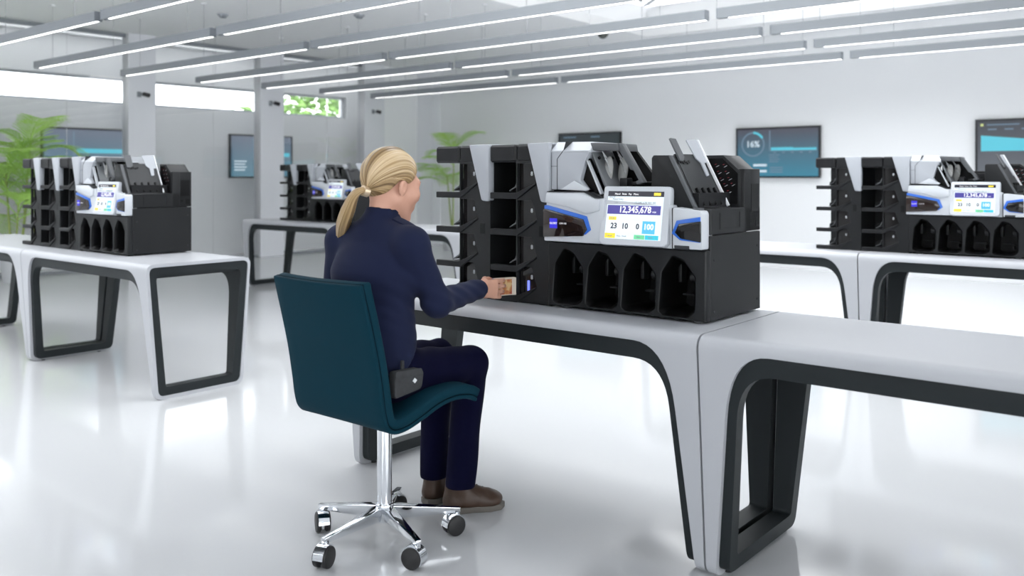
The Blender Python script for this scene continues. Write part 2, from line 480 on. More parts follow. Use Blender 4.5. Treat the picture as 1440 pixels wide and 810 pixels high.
# ------------------------------------------------------------------ wall screens
def grad_screen(name, c0, c1):
    if name in MATS: return MATS[name]
    m = mat(name, (0.02, 0.02, 0.02), 0.2)
    nt = m.node_tree; b = nt.nodes['Principled BSDF']
    tc = nt.nodes.new('ShaderNodeTexCoord'); sp = nt.nodes.new('ShaderNodeSeparateXYZ')
    rp = nt.nodes.new('ShaderNodeValToRGB')
    rp.color_ramp.elements[0].color = (*c0, 1); rp.color_ramp.elements[1].color = (*c1, 1)
    nt.links.new(tc.outputs['Generated'], sp.inputs[0]); nt.links.new(sp.outputs[2], rp.inputs[0])
    nt.links.new(rp.outputs[0], b.inputs['Emission Color']); b.inputs['Emission Strength'].default_value = 1.0
    return m
def ring(bm, cx, cz, r0, r1, a0, a1, y0, y1, n=40):
    for k in range(n):
        t0 = a0+(a1-a0)*k/n; t1 = a0+(a1-a0)*(k+1)/n
        prism(bm, [(cx+r0*math.sin(t0), cz+r0*math.cos(t0)), (cx+r1*math.sin(t0), cz+r1*math.cos(t0)), (cx+r1*math.sin(t1), cz+r1*math.cos(t1)), (cx+r0*math.sin(t1), cz+r0*math.cos(t1))], y0, y1)
def screen(loc, rz, kind, label):
    """flat wall screen, 1.16 x 0.68 m, facing local -y; origin at the lower left of its back"""
    W, H_ = 1.16, 0.675
    t = thing('wall_screen', label, 'screen', loc, rz)
    b = NB(); f = 0.024
    box(b, 0, W, -0.05, -0.01, 0, f); box(b, 0, W, -0.05, -0.01, H_-f, H_); box(b, 0, f, -0.05, -0.01, f, H_-f); box(b, W-f, W, -0.05, -0.01, f, H_-f)
    box(b, f*0.5, W-f*0.5, -0.02, -0.005, f*0.5, H_-f*0.5)
    box(b, 0.35, 0.8, -0.01, 0, 0.2, 0.5)
    fin(b, 'frame', M_TVFRAME, t)
    yS = -0.046
    b = NB(); box(b, f, W-f, yS, -0.02, f, H_-f)
    g = {'dial': ((0.035, 0.22, 0.33), (0.075, 0.075, 0.10)), 'area': ((0.13, 0.145, 0.17), (0.045, 0.05, 0.065)), 'dark': ((0.03, 0.05, 0.06), (0.035, 0.045, 0.05)), 'left': ((0.08, 0.20, 0.27), (0.14, 0.165, 0.22))}[kind]
    d = fin(b, 'display', grad_screen('screen_picture_'+kind, *g), t, ang=False)
    cy = emis('screen_cyan', (0.10, 0.50, 0.62)); wh = emis('screen_white', (0.55, 0.65, 0.72)); dm = emis('screen_dim_line', (0.12, 0.19, 0.26))
    y0, y1 = yS-0.0012, yS+0.001
    def bars(L, name, m):
        for q in L:
            b2 = NB(); box(b2, q[0], q[1], y0, y1, q[2], q[3]); fin(b2, name, m, d)
    if kind == 'dial':
        b = NB(); ring(b, 0.245, 0.45, 0.145, 0.165, R(40), R(360), y0, y1); fin(b, 'dial_track', dm, d)
        b = NB(); ring(b, 0.245, 0.45, 0.142, 0.172, R(2), R(58), y0-0.001, y1, 12); fin(b, 'dial_progress', cy, d)
        texts([('16%', 0.115, 0.245, 0.45, y0-0.001, dict(align='CENTER', bold=0.003))], 'lettering', wh, d)
        b = NB(); box(b, 0.475, 0.49, y0, y1, 0.36, 0.63); box(b, 0.488, 1.12, y0, y1, 0.356, 0.364)
        fin(b, 'chart_axis', dm, d)
        bars([(0.53+k*0.12, 0.57+k*0.12, 0.33, 0.345) for k in range(5)], 'axis_label', dm)
        b = NB(); box(b, 0.50, 0.80, y0, y1, 0.364, 0.405); box(b, 0.80, 1.11, y0, y1, 0.364, 0.395); fin(b, 'chart_bar', cy, d)
        bars([(0.47, 0.62-0.02*(k % 2), 0.30-0.03*k, 0.312-0.03*k) for k in range(4)]+[(0.48, 0.66, 0.13-0.03*k, 0.145-0.03*k) for k in range(3)], 'text_line', dm)
        bars([(0.25, 0.44, 0.155, 0.185), (0.28, 0.44, 0.075, 0.105)], 'text_block', wh)
    elif kind == 'area':
        b = NB(); prism(b, [(0.06, 0.31), (0.06, 0.49), (0.55, 0.44), (0.85, 0.40), (1.1, 0.41), (1.1, 0.31)], y0, y1); fin(b, 'area_chart', cy, d)
        b = NB(); box(b, 0.055, 0.085, y0, y1, 0.595, 0.625); fin(b, 'icon', emis('screen_yellow_green', (0.55, 0.62, 0.25)), d)
        bars([(0.12, 0.45, 0.603, 0.617)]+[(0.13+0.17*k, 0.22+0.17*k, 0.55, 0.565) for k in range(5)], 'text_line', dm)
    elif kind == 'dark':
        bars([(0.10, 0.34, 0.60, 0.615), (0.62, 0.78, 0.60, 0.615)], 'text_line', dm)
        b = NB(); prism(b, [(0.06, 0.25), (0.06, 0.35), (1.1, 0.30), (1.1, 0.25)], y0, y1); fin(b, 'area_chart', cy, d)
    else:
        b = NB(); box(b, 0.45, 1.1, y0, y1, 0.34, 0.40); fin(b, 'chart_bar', cy, d)
        b = NB(); box(b, 0.40, 0.42, y0, y1, 0.3, 0.62); box(b, 0.42, 1.1, y0, y1, 0.33, 0.338); fin(b, 'chart_axis', dm, d)
        bars([(0.08, 0.30-0.03*(k % 2), 0.25-0.045*k, 0.268-0.045*k) for k in range(4)], 'text_line', wh)
    return t
screen((-5.35, YB, 1.19), 0, 'dial', 'wall screen with a ring dial reading 16% on the back wall')
screen((-8.37, YB, 1.21), 0, 'dark', 'dark wall screen on the back wall, half hidden by the large machine')
screen((-2.39, YB, 1.19), 0, 'area', 'wall screen with a cyan area chart at right on back wall')
screen((XW, 4.93, 1.185), R(90), 'left', 'wall screen behind glass beside the large palm')
screen((XW, 7.69, 1.185), R(90), 'left', 'wall screen behind glass and the second column')

# ------------------------------------------------------------------ palms
def frond_mesh(L, droop, seed, nl=20):
    rnd = random.Random(seed)
    b = NB()
    pts = []
    for k in range(13):
        s = k/12
        pts.append(Vector((L*(s-0.25*s*s*droop), 0, L*(0.75*s-droop*0.85*s*s))))
    tube(b, pts, [0.008*(1-0.8*k/12) for k in range(13)], 5)
    for k in range(nl):
        s = 0.16+0.84*k/(nl-1)
        i = min(11, int(s*12)); f = s*12-i
        p = pts[i].lerp(pts[i+1], f); t = (pts[i+1]-pts[i]).normalized()
        ln = L*0.50*(math.sin(PI*min(1, 0.2+0.75*s))**0.7)*rnd.uniform(0.85, 1.1)
        for sd in (-1, 1):
            dirv = (t*0.75+Vector((0, sd*0.85, 0.22))).normalized()
            w = 0.0085*L**0.5
            nrm = dirv.cross(t).normalized()
            wd = nrm.cross(dirv).normalized()
            rows = []
            for q in range(5):
                u = q/4
                c = p+dirv*(ln*u)+Vector((0, 0, -ln*0.30*u*u))
                ww = w*(math.sin(PI*(0.18+0.80*u)))
                rows.append((b.verts.new(c-wd*ww), b.verts.new(c+Vector((0, 0, -0.004))+nrm*0.0), b.verts.new(c+wd*ww)))
            for q in range(4):
                b.faces.new((rows[q][0], rows[q][1], rows[q+1][1], rows[q+1][0]))
                b.faces.new((rows[q][1], rows[q][2], rows[q+1][2], rows[q+1][1]))
    me = bpy.data.meshes.new('frond'); b.to_mesh(me); b.free()
    return me
def palm(x, y, fr, stems, label, pot=(0.19, 0.36)):
    t = thing('potted_palm', label, 'plant', (x, y, 0))
    b = NB()
    prof = [(0, 0), (pot[0]*0.78, 0), (pot[0], pot[1]), (pot[0]-0.02, pot[1]), (pot[0]-0.03, pot[1]-0.05)]
    n = 28
    rg = [[b.verts.new((r*math.cos(2*PI*k/n), r*math.sin(2*PI*k/n), z)) for k in range(n)] for r, z in prof[1:]]
    b.faces.new(rg[0][::-1])
    for i in range(len(rg)-1):
        for k in range(n): b.faces.new((rg[i][k], rg[i][(k+1) % n], rg[i+1][(k+1) % n], rg[i+1][k]))
    fin(b, 'pot', M_POT, t)
    b = NB(); cyl(b, (0, 0, pot[1]-0.08), (0, 0, pot[1]-0.045), pot[0]-0.03, n=24); fin(b, 'soil', M_SOIL, t)
    for (sx, sy, tx, ty, h) in stems:
        b = NB(); tube(b, [(sx, sy, pot[1]-0.06), (sx*0.6+tx*0.4, sy*0.6+ty*0.4, h*0.5), (tx, ty, h)], [0.017, 0.013, 0.009], 8); fin(b, 'stem', M_STEM, t)
    for (bx, by, bz, az, L, droop, pitch, seed) in fr:
        me = frond_mesh(L, droop, seed)
        o = link('frond', me, M_LEAF, t, ang=60)
        o.location = (bx, by, bz); o.rotation_euler = Euler((0, R(-pitch), R(az)), 'XYZ')
    return t
rnd = random.Random(5)
stems = [(0.03, 0.02, 0.06, 0.10, 1.52), (-0.05, 0.03, -0.10, 0.16, 1.12), (0.04, -0.05, 0.16, -0.06, 0.92), (-0.02, -0.06, 0.02, -0.14, 1.25), (0.05, 0.04, 0.2, 0.2, 1.05)]
fr = []
for i, (sx, sy, tx, ty, h) in enumerate(stems):
    for k in range(7):
        fr.append((tx*0.95, ty*0.95, h-0.02-0.035*k, i*37+k*137.5, rnd.uniform(0.55, 0.80), rnd.uniform(0.55, 0.95), rnd.uniform(18, 42)-k*5, i*10+k))
palm(-10.85, 4.2, fr, stems, 'large feathery palm in a pale pot at the left edge', (0.2, 0.36))
stems = [(0.0, 0.0, 0.02, 0.0, 1.62), (-0.04, 0.03, -0.16, 0.03, 1.22)]
fr = []
for k in range(8): fr.append((0.02, 0, 1.60-0.03*k, 20+k*137.5, rnd.uniform(0.5, 0.68), rnd.uniform(0.5, 0.9), 24-k*4, 50+k))
for k in range(5): fr.append((-0.16, 0.03, 1.2-0.03*k, 190+k*100, rnd.uniform(0.6, 0.75), 0.85, 10-k*4, 70+k))
palm(-10.05, 10.6, fr, stems, 'palm in the far corner behind the large machine')

# ------------------------------------------------------------------ tables
TL, TZ = 1.63, 0.74
def ring_mesh(outer, inner, x0, x1):
    """closed band between two outlines (y,z), swept along x"""
    b = NB(); n = len(outer)
    A = [[b.verts.new((x, u, v)) for u, v in lp] for x in (x0, x1) for lp in (outer, inner)]
    o0, i0, o1, i1 = A
    for k in range(n):
        j = (k+1) % n
        b.faces.new((o0[k], o0[j], o1[j], o1[k])); b.faces.new((i0[j], i0[k], i1[k], i1[j]))
        b.faces.new((o0[j], o0[k], i0[k], i0[j])); b.faces.new((o1[k], o1[j], i1[j], i1[k]))
    bmesh.ops.recalc_face_normals(b, faces=b.faces)
    me = bpy.data.meshes.new('tmp'); b.to_mesh(me); b.free()
    return me
def trap(d, rt, rb):
    # end outline of the table, inset by d: front/back edge at the top 2.395/3.045, at the floor 2.45/2.99 (y relative to table front)
    return rpoly([(0.055+d, d), (0.595-d, d), (0.65-d*0.95, TZ-d), (0.0+d*0.95, TZ-d)], [rb, rb, rt, rt], 6)
def opening(a0, a1, a2, zt, r):
    # opening seen from the front: leg widths a0 at the floor, a1 at 0.5 m, curve into the rail at height zt
    half = [(a0, -0.05), (a0, 0.0), (a1, 0.50)]
    C = (a1+(a1-a0)*(zt-0.5)/0.5, zt)
    P0 = Vector((a1, 0.50)); P2 = Vector((a2, zt)); P1 = Vector(C)
    arc = [tuple(P0*(1-t)**2+P1*2*t*(1-t)+P2*t*t) for t in [k/9 for k in range(1, 10)]]
    L = half+arc
    Rr = [(TL-x, z) for x, z in L[::-1]]
    return L+Rr
def cut_mesh(poly):
    b = NB(); prism(b, poly, -0.3, 1.0, 'y')
    me = bpy.data.meshes.new('tmp'); b.to_mesh(me); b.free(); return me
def make_table(label):
    t = thing('modular_table', label, 'table', (0, 0, 0), 0, 'tables pushed together in rows')
    e = 0.0025
    sh = bool_cut(ring_mesh(trap(0, 0.045, 0.05), trap(0.018, 0.035, 0.04), e, TL-e), cut_mesh(opening(0.032, 0.082, 0.225, 0.700, 0)))
    bmn = NB(); bmn.from_mesh(sh); bpy.data.meshes.remove(sh)
    fin(bmn, 'white_shell', M_TWHITE, t, ang=28)
    li = bool_cut(ring_mesh(trap(0.0175, 0.035, 0.04), trap(0.0640, 0.03, 0.016), e+0.007, TL-e-0.007), cut_mesh(opening(0.068, 0.112, 0.235, 0.640, 0)))
    bmn = NB(); bmn.from_mesh(li); bpy.data.meshes.remove(li)
    fin(bmn, 'dark_lining', M_TDARK, t, ang=28)
    b = NB(); box(b, 0.03, TL-0.03, 0.066, 0.584, 0.660, 0.678); fin(b, 'top_underside', M_TDARK, t)
    for x0, x1 in ((0.012, 0.066), (TL-0.066, TL-0.012)):
        for y0 in (0.13, 0.50):
            b = NB(); cyl(b, ((x0+x1)/2, y0, 0), ((x0+x1)/2, y0, 0.004), 0.012, n=12); fin(b, 'floor_glide', M_RUBBER, t)
    return t
TY1, TY2 = 2.395, 5.575
tb = make_table('white table under the large machine, next to the woman'); tb.location = (-1.266-TL, TY1, 0)
for x, y, lab in ((-1.264, TY1, 'empty white table in the right foreground'),
                  (-4.53-TL, TY1, 'white table under the machine at left, its end facing the camera'),
                  (-4.532-2*TL, TY1, 'white table cut off by the left edge of the photo'),
                  (-8.47, TY2, 'white table under the small machine behind the woman'),
                  (-8.468+TL, TY2, 'far white table partly hidden behind the woman'),
                  (-1.846-TL, TY2, 'far white table left of the seam below the right machine'),
                  (-1.844, TY2, 'white table under the machine at right')):
    dup(tb, (x, y, 0), 0, lab)

# ------------------------------------------------------------------ the cash machine (front faces -y, origin at the lower left of its main unit)
D = 0.40
def oct_pocket(x0, s=1.0):
    P = [(0.026, 0.030), (0.042, 0.0185), (0.132, 0.0185), (0.1585, 0.038), (0.1605, 0.150), (0.118, 0.203), (0.078, 0.216), (0.038, 0.160)]
    cx, cz = 0.095, 0.115
    return [(x0+cx+(u-cx)*s, cz+(v-cz)*s) for u, v in rpoly(P, [0.008, 0.012, 0.02, 0.02, 0.02, 0.02, 0.012, 0.02], 3)]
def main_unit(t):
    # lower housing: side panel, back, bottom, top, and the front with four pockets
    b = NB()
    box(b, 0.640, 0.653, 0.02, D, 0.008, 0.286, 0.002, 1)
    box(b, 0.003, 0.016, 0.02, D, 0.008, 0.236)
    box(b, 0.016, 0.640, D-0.02, D, 0.008, 0.236)
    box(b, 0.016, 0.640, 0.02, D-0.02, 0.008, 0.018)
    box(b, 0.016, 0.640, 0.02, D, 0.222, 0.240)
    h = fin(b, 'lower_housing', M_BLACK, t)
    for y, z in ((0.045, 0.205), (0.375, 0.235), (0.045, 0.035), (0.375, 0.045)):
        b = NB(); cyl(b, (0.652, y, z), (0.6555, y, z), 0.0045, n=10); fin(b, 'screw', M_SEAM, h)
    pk = [oct_pocket(k*0.1505) for k in range(4)]
    fr = link('front_panel', curve_plate(rpoly([(0.004, 0.008), (0.653, 0.008), (0.653, 0.2395), (0.004, 0.2395)], 0.004, 2), pk, -0.012, 0.02, 0.006, 2), M_BLACK, t)
    for k in range(4):
        x0 = k*0.1505
        # chamfered raised rim, funnel, cavity
        b = NB()
        o1 = oct_pocket(x0, 1.0); o2 = oct_pocket(x0, 0.86)
        n = len(o1)
        loops = [[b.verts.new((u, y, v)) for u, v in lp] for lp, y in ((oct_pocket(x0, 1.02), -0.0125), (o1, -0.010), (oct_pocket(x0, 0.90), 0.012), (oct_pocket(x0, 0.88), 0.16))]
        for a, c in zip(loops, loops[1:]):
            for i in range(n): b.faces.new((a[i], a[(i+1) % n], c[(i+1) % n], c[i]))
        b.faces.new(loops[-1])
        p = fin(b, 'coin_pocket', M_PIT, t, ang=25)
        b = NB(); cyl(b, (x0+0.128, 0.03, 0.145), (x0+0.150, 0.03, 0.145), 0.016, n=16, bev=0.002); fin(b, 'roller', M_BLACK2, p)
        b = NB(); box(b, x0+0.06, x0+0.125, 0.09, 0.12, 0.075, 0.081); box(b, x0+0.115, x0+0.123, 0.08, 0.12, 0.045, 0.065); fin(b, 'stacker_guide', M_BLACK2, p)
        b = NB(); box(b, x0+0.052, x0+0.066, 0.07, 0.11, 0.12, 0.185, 0.003); fin(b, 'press_arm', M_BLACK, p)
    # body behind the white band
    b = NB()
    box(b, 0.012, 0.60, 0.04, D, 0.240, 0.425)
    box(b, 0.012, 0.44, 0.24, D, 0.42, 0.500, 0.004)
    fin(b, 'core_housing', M_BLACK2, t)
    b = NB(); box(b, 0.30, 0.44, 0.26, D-0.005, 0.50, 0.512, 0.003); fin(b, 'rear_bar', M_BLACK, t)
    # white band: left body with chamfered upper edge
    b = NB()
    prism(b, [(-0.008, 0.243), (-0.008, 0.262), (0.002, 0.272), (0.002, 0.376), (0.006, 0.424), (0.178, 0.424), (0.226, 0.404), (0.26, 0.404), (0.26, 0.243)], -0.022, 0.06, 'y', 0.005)
    prism(b, [(0.25, 0.243), (0.25, 0.40), (0.53, 0.385), (0.531, 0.240), ], -0.012, 0.06, 'y', 0.004)
    w = fin(b, 'white_front_band', M_MWHITE, t)
    b = NB(); prism(b, [(0.004, 0.385), (0.10, 0.372), (0.19, 0.347), (0.245, 0.36), (0.245, 0.40), (0.224, 0.402), (0.176, 0.422), (0.01, 0.422)], -0.034, -0.018, 'y', 0.006); fin(b, 'upper_ledge', M_MWHITE, w)
    b = NB(); prism(b, [(-0.003, 0.263), (-0.003, 0.375), (0.012, 0.375), (0.188, 0.339), (0.206, 0.291), (0.182, 0.274), (0.10, 0.263)], -0.0265, -0.018, 'y', 0.002); fin(b, 'blue_stripe', M_BLUE, w)
    b = NB(); prism(b, [(-0.006, 0.258), (-0.006, 0.362), (0.010, 0.361), (0.176, 0.328), (0.192, 0.292), (0.172, 0.268)], -0.030, -0.018, 'y', 0.002); g = fin(b, 'glossy_nameplate', mat('brown_black_gloss', (0.020, 0.012, 0.010), 0.06), w)
    b = NB(); box(b, 0.026, 0.060, -0.0315, -0.029, 0.292, 0.328); fin(b, 'logo_square', emis('logo_blue', (0.035, 0.03, 0.62), 1.0), w, label='small square blue logo badge')
    texts([('GLORY', 0.0105, 0.043, 0.310, -0.0318, dict(align='CENTER', bold=0.0003)), ('UW-F8', 0.0095, 0.070, 0.310, -0.0303, dict(xs=1.1))], 'logo_lettering', emis('logo_white', (0.75, 0.75, 0.8), 0.9), w)
    # upper white casing at left
    b = NB()
    prism(b, [(0.013, 0.432), (0.013, 0.576), (0.188, 0.574), (0.168, 0.540), (0.146, 0.468), (0.178, 0.432)], -0.004, 0.10, 'y', 0.004)
    prism(b, [(-0.004, 0.430), (0.010, 0.430), (0.010, 0.602), (-0.004, 0.602)], 0.0, 0.33, 'y', 0.003)
    u = fin(b, 'upper_casing', M_MWHITE2, t)
    b = NB()   # bevelled roof
    v = [(0.013, -0.004, 0.576), (0.190, -0.004, 0.574), (0.177, 0.035, 0.606), (0.013, 0.035, 0.608), (0.013, 0.33, 0.606), (0.174, 0.33, 0.604)]
    V = [b.verts.new(p) for p in v]
    b.faces.new((V[0], V[1], V[2], V[3])); b.faces.new((V[3], V[2], V[5], V[4]))
    lo = [b.verts.new(p) for p in ((0.013, -0.004, 0.570), (0.190, -0.004, 0.568), (0.174, 0.33, 0.568), (0.013, 0.33, 0.57))]
    b.faces.new((lo[0], lo[1], V[1], V[0])); b.faces.new((lo[1], lo[2], V[5], V[2], V[1])); b.faces.new((lo[2], lo[3], V[4], V[5])); b.faces.new((lo[3], lo[0], V[0], V[3], V[4])); b.faces.new(lo[::-1])
    fin(b, 'casing_roof', M_MWHITE, u)
    b = NB()
    box(b, 0.040, 0.0415, -0.0055, 0.0, 0.432, 0.545); box(b, 0.013, 0.041, -0.0055, 0, 0.517, 0.5185)
    prism(b, [(0.040, 0.545), (0.0415, 0.5445), (0.0705, 0.5755), (0.069, 0.5765)], -0.0055, 0, 'y')
    prism(b, [(0.0690, 0.576), (0.0705, 0.576), (0.082, 0.6075), (0.080, 0.6075)], -0.004, 0.036, 'y')
    prism(b, [(0.008, 0.4265), (0.178, 0.4265), (0.226, 0.4065), (0.25, 0.4065), (0.25, 0.403), (0.224, 0.403), (0.177, 0.4235), (0.008, 0.4235)], -0.0245, 0.01, 'y')
    fin(b, 'panel_gap', M_SEAM, u)
    b = NB(); prism(b, [(0.06, 0.432), (0.125, 0.466), (0.19, 0.436), (0.178, 0.428)], -0.014, 0.0, 'y', 0.003); fin(b, 'lower_flank', M_MWHITE, u)
    # output tray: roof, cheek, slanted bed, two stacking wheels
    b = NB()
    prism(b, [(0.176, 0.602), (0.188, 0.574), (0.296, 0.570), (0.290, 0.597)], 0.012, 0.15, 'y', 0.004)
    fin(b, 'tray_roof', M_GREYP, t)
    b = NB()
    prism(b, [(0.288, 0.598), (0.306, 0.596), (0.396, 0.460), (0.366, 0.452), (0.362, 0.464), (0.374, 0.468), (0.352, 0.502), (0.340, 0.504), (0.294, 0.570)], 0.024, 0.050, 'y', 0.003)
    fin(b, 'tray_cheek', M_GREYP, t)
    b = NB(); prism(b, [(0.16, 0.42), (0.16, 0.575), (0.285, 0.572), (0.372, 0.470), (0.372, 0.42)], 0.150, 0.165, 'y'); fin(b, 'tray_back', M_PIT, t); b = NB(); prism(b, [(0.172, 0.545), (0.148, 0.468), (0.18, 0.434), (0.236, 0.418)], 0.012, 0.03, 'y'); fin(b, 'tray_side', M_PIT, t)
    b = NB()
    prism(b, [(0.172, 0.538), (0.176, 0.538), (0.238, 0.420), (0.232, 0.416)], -0.004, 0.012, 'y')
    fin(b, 'tray_edge', M_MWHITE, t)
    b = NB(); prism(b, [(0.180, 0.568), (0.186, 0.570), (0.262, 0.424), (0.250, 0.418)], 0.014, 0.148, 'y', 0.002); bd = fin(b, 'tray_bed', mat('tray_grey', (0.15, 0.16, 0.17), 0.4), t)
    for k in range(3):
        b = NB(); cyl(b, (0.196, 0.036+0.042*k, 0.545), (0.204, 0.036+0.042*k, 0.549), 0.006, n=12); fin(b, 'guide_pin', M_PIT, bd)
    b = NB(); box(b, 0.24, 0.40, 0.03, 0.15, 0.425, 0.44); box(b, 0.278, 0.310, 0.05, 0.09, 0.44, 0.475, 0.004); box(b, 0.335, 0.392, 0.04, 0.15, 0.452, 0.462, 0.003); fin(b, 'tray_floor', M_BLACK2, t)
    for k in range(2):
        x = 0.224+0.030*k; y = 0.060+0.052*k
        b = NB(); ball(b, (x, y, 0.500), (0.020, 0.010, 0.054), 14, 10, Matrix.Rotation(R(8), 4, 'Y')); wl = fin(b, 'stacking_wheel', mat('wheel_grey_rubber', (0.36, 0.36, 0.35), 0.5), t)
        b = NB()
        for q in range(4):
            prism(b, [(x-0.012+0.006*q, 0.555-0.012*q), (x-0.022+0.006*q, 0.572-0.014*q), (x-0.019+0.006*q, 0.572-0.014*q), (x+0.002+0.005*q, 0.545-0.018*q)], y-0.010, y-0.005, 'y')
        fin(b, 'wheel_vane', M_MARK, wl)
    # touch screen, leaning back
    Ms = Matrix.Translation((0.382, -0.024, 0.242)) @ Matrix.Rotation(R(-10), 4, 'X')
    b = NB()
    prism(b, rpoly([(-0.136, 0.012), (-0.122, 0.0), (0.126, 0.002), (0.138, 0.014), (0.136, 0.206), (-0.134, 0.206)], [0.006, 0.008, 0.008, 0.006, 0.010, 0.010], 3), -0.012, 0.016, 'y', 0.004, M=Ms)
    s = fin(b, 'touch_screen', M_MWHITE, t)
    def ui(poly_boxes, name, m):
        for x0, x1, z0, z1, dy in poly_boxes:
            b2 = NB(); box(b2, x0, x1, -0.0125-dy, -0.011, z0, z1, M=Ms); fin(b2, name, m, s, ang=False)
    ui([(-0.113, 0.112, 0.022, 0.188, 0.0003)], 'display', emis('screen_page_white', (0.78, 0.87, 0.93), 1.0))
    ui([(-0.113, 0.112, 0.170, 0.188, 0.0008)], 'menu_bar', emis('screen_black', (0.006, 0.006, 0.02), 1.0))
    ui([(-0.110, 0.104, 0.108, 0.139, 0.0008)], 'amount_bar', emis('screen_violet', (0.055, 0.045, 0.30), 1.0))
    ui([(0.073, 0.100, 0.174, 0.184, 0.0011), (-0.102, -0.070, 0.087, 0.099, 0.0008), (-0.112, -0.069, 0.024, 0.041, 0.0008)], 'yellow_key', emis('screen_yellow', (0.92, 0.74, 0.05), 1.0))
    ui([(0.038, 0.088, 0.043, 0.086, 0.0008)], 'blue_key', emis('screen_cyan_key', (0.09, 0.50, 0.86), 1.0))
    ui([(0.052, 0.104, 0.0235, 0.0385, 0.0008)], 'teal_key', emis('screen_teal_key', (0.03, 0.55, 0.70), 1.0))
    ui([(0.008, 0.050, 0.0235, 0.0385, 0.0008)], 'green_key', emis('screen_green', (0.16, 0.66, 0.34), 1.0))
    ui([(-0.103, -0.061, 0.047, 0.083, 0.0005), (-0.054, -0.016, 0.047, 0.083, 0.0005), (-0.012, 0.032, 0.047, 0.083, 0.0005)], 'count_field', emis('screen_field', (0.86, 0.92, 0.96), 1.0))
    def ut(items, name, m):
        for it in items:
            b2 = NB(); me = text_mesh(it[0], it[1], it[2], it[3], -0.0138, **(it[4] if len(it) > 4 else {})); add_mesh(b2, me, Ms)
            fin(b2, name, m, s, ang=False)
    wt = emis('screen_text_white', (0.95, 0.96, 1.0), 1.0); dk = emis('screen_text_dark', (0.03, 0.04, 0.06), 1.0); gy = emis('screen_text_grey', (0.22, 0.27, 0.32), 1.0)
    ut([('12,345,678', 0.031, 0.068, 0.1235, dict(align='RIGHT', bold=0.0006, xs=0.95)), ('mix', 0.010, 0.073, 0.118), ('100', 0.027, 0.063, 0.066, dict(align='CENTER', bold=0.0008)), ('Mixed   Note   Pay   Menu', 0.009, -0.085, 0.178)], 'white_lettering', wt)
    ut([('23', 0.027, -0.064, 0.066, dict(align='RIGHT', bold=0.0008)), ('10', 0.027, -0.019, 0.066, dict(align='RIGHT', bold=0.0008)), ('0', 0.027, 0.026, 0.066, dict(align='RIGHT', bold=0.0008))], 'count_lettering', dk)
    ut([('12,345,678,901.00', 0.0115, 0.083, 0.148, dict(align='RIGHT')), ('Cash', 0.008, -0.085, 0.148), ('Mixed Entry', 0.009, -0.092, 0.160), ('DENOM', 0.007, -0.108, 0.1665), ('Menu   Detail', 0.007, -0.062, 0.032), ('Cancel', 0.008, -0.104, 0.032), ('Start', 0.008, 0.019, 0.031), ('Select', 0.008, 0.064, 0.031), ('10 20', 0.009, -0.098, 0.0925)], 'small_lettering', gy)
    # white corner piece with the blue-edged window
    b = NB(); prism(b, [(0.537, 0.242), (0.537, 0.376), (0.545, 0.379), (0.640, 0.369), (0.646, 0.360), (0.646, 0.243)], -0.026, 0.05, 'y', 0.005); c = fin(b, 'white_corner_piece', M_MWHITE, t)
    b = NB(); prism(b, [(0.536, 0.293), (0.554, 0.336), (0.641, 0.350), (0.641, 0.266), (0.566, 0.272)], -0.0300, -0.022, 'y', 0.002); fin(b, 'blue_stripe', M_BLUE, c)
    b = NB(); prism(b, [(0.549, 0.296), (0.563, 0.325), (0.643, 0.336), (0.643, 0.268), (0.570, 0.277)], -0.0328, -0.024, 'y', 0.002); fin(b, 'dark_window', M_BLACKGLOSS, c)
    b = NB(); cyl(b, (0.612, 0.012, 0.370), (0.612, 0.012, 0.3765), 0.020, n=24, bev=0.002); k_ = fin(b, 'push_button', M_GREYP, c)
    b = NB(); box(b, 0.545, 0.600, -0.0275, -0.02, 0.242, 0.254); fin(b, 'finger_slot', M_SEAM, c)
    b = NB(); box(b, 0.532, 0.536, -0.02, 0.02, 0.242, 0.376); fin(b, 'panel_gap', M_SEAM, c)
    # note feeder on the right end
    b = NB()
    box(b, 0.560, 0.653, 0.022, D, 0.289, 0.374, 0.003, 1)
    f = fin(b, 'feeder_base', M_BLACK, t)
    b = NB(); box(b, 0.652, 0.6545, 0.085, 0.235, 0.305, 0.307); box(b, 0.652, 0.6545, 0.085, 0.087, 0.305, 0.36); box(b, 0.652, 0.6545, 0.233, 0.235, 0.305, 0.36); box(b, 0.58, 0.64, 0.08, 0.2, 0.373, 0.377, 0.001); fin(b, 'access_panel', M_BLACK2, f)
    b = NB(); prism(b, [(0.430, 0.37), (0.430, 0.543), (0.437, 0.553), (0.508, 0.552), (0.600, 0.377), (0.600, 0.37)], 0.018, 0.045, 'y', 0.003)
    prism(b, [(0.440, 0.37), (0.440, 0.548), (0.500, 0.548), (0.592, 0.372)], 0.045, 0.245, 'y')
    h2 = fin(b, 'feeder_hopper', M_BLACK, t)
    b = NB(); prism(b, [(0.497, 0.549), (0.508, 0.552), (0.602, 0.378), (0.591, 0.376)], 0.0165, 0.030, 'y', 0.001); fin(b, 'hopper_edge', M_GREYP, h2)
    # slanted plate frame: direction along slope and normal
    a_ = Vector((0.600-0.505, 0, 0.377-0.556)); L_ = a_.length; a_.normalize()
    nn = Vector((-a_.z, 0, a_.x)); 
    if nn.x < 0: nn = -nn
    top = Vector((0.503, 0, 0.556))
    Mp = Matrix(((a_.x, 0, nn.x, top.x), (0, 1, 0, 0), (a_.z, 0, nn.z, top.z), (0, 0, 0, 1)))   # local: x down the slope, y depth, z out of plate
    b = NB(); box(b, 0.0, L_, 0.045, 0.252, -0.004, 0.003, M=Mp); pl = fin(b, 'feed_plate', mat('feed_plate_charcoal', (0.024, 0.0255, 0.028), 0.5), t)
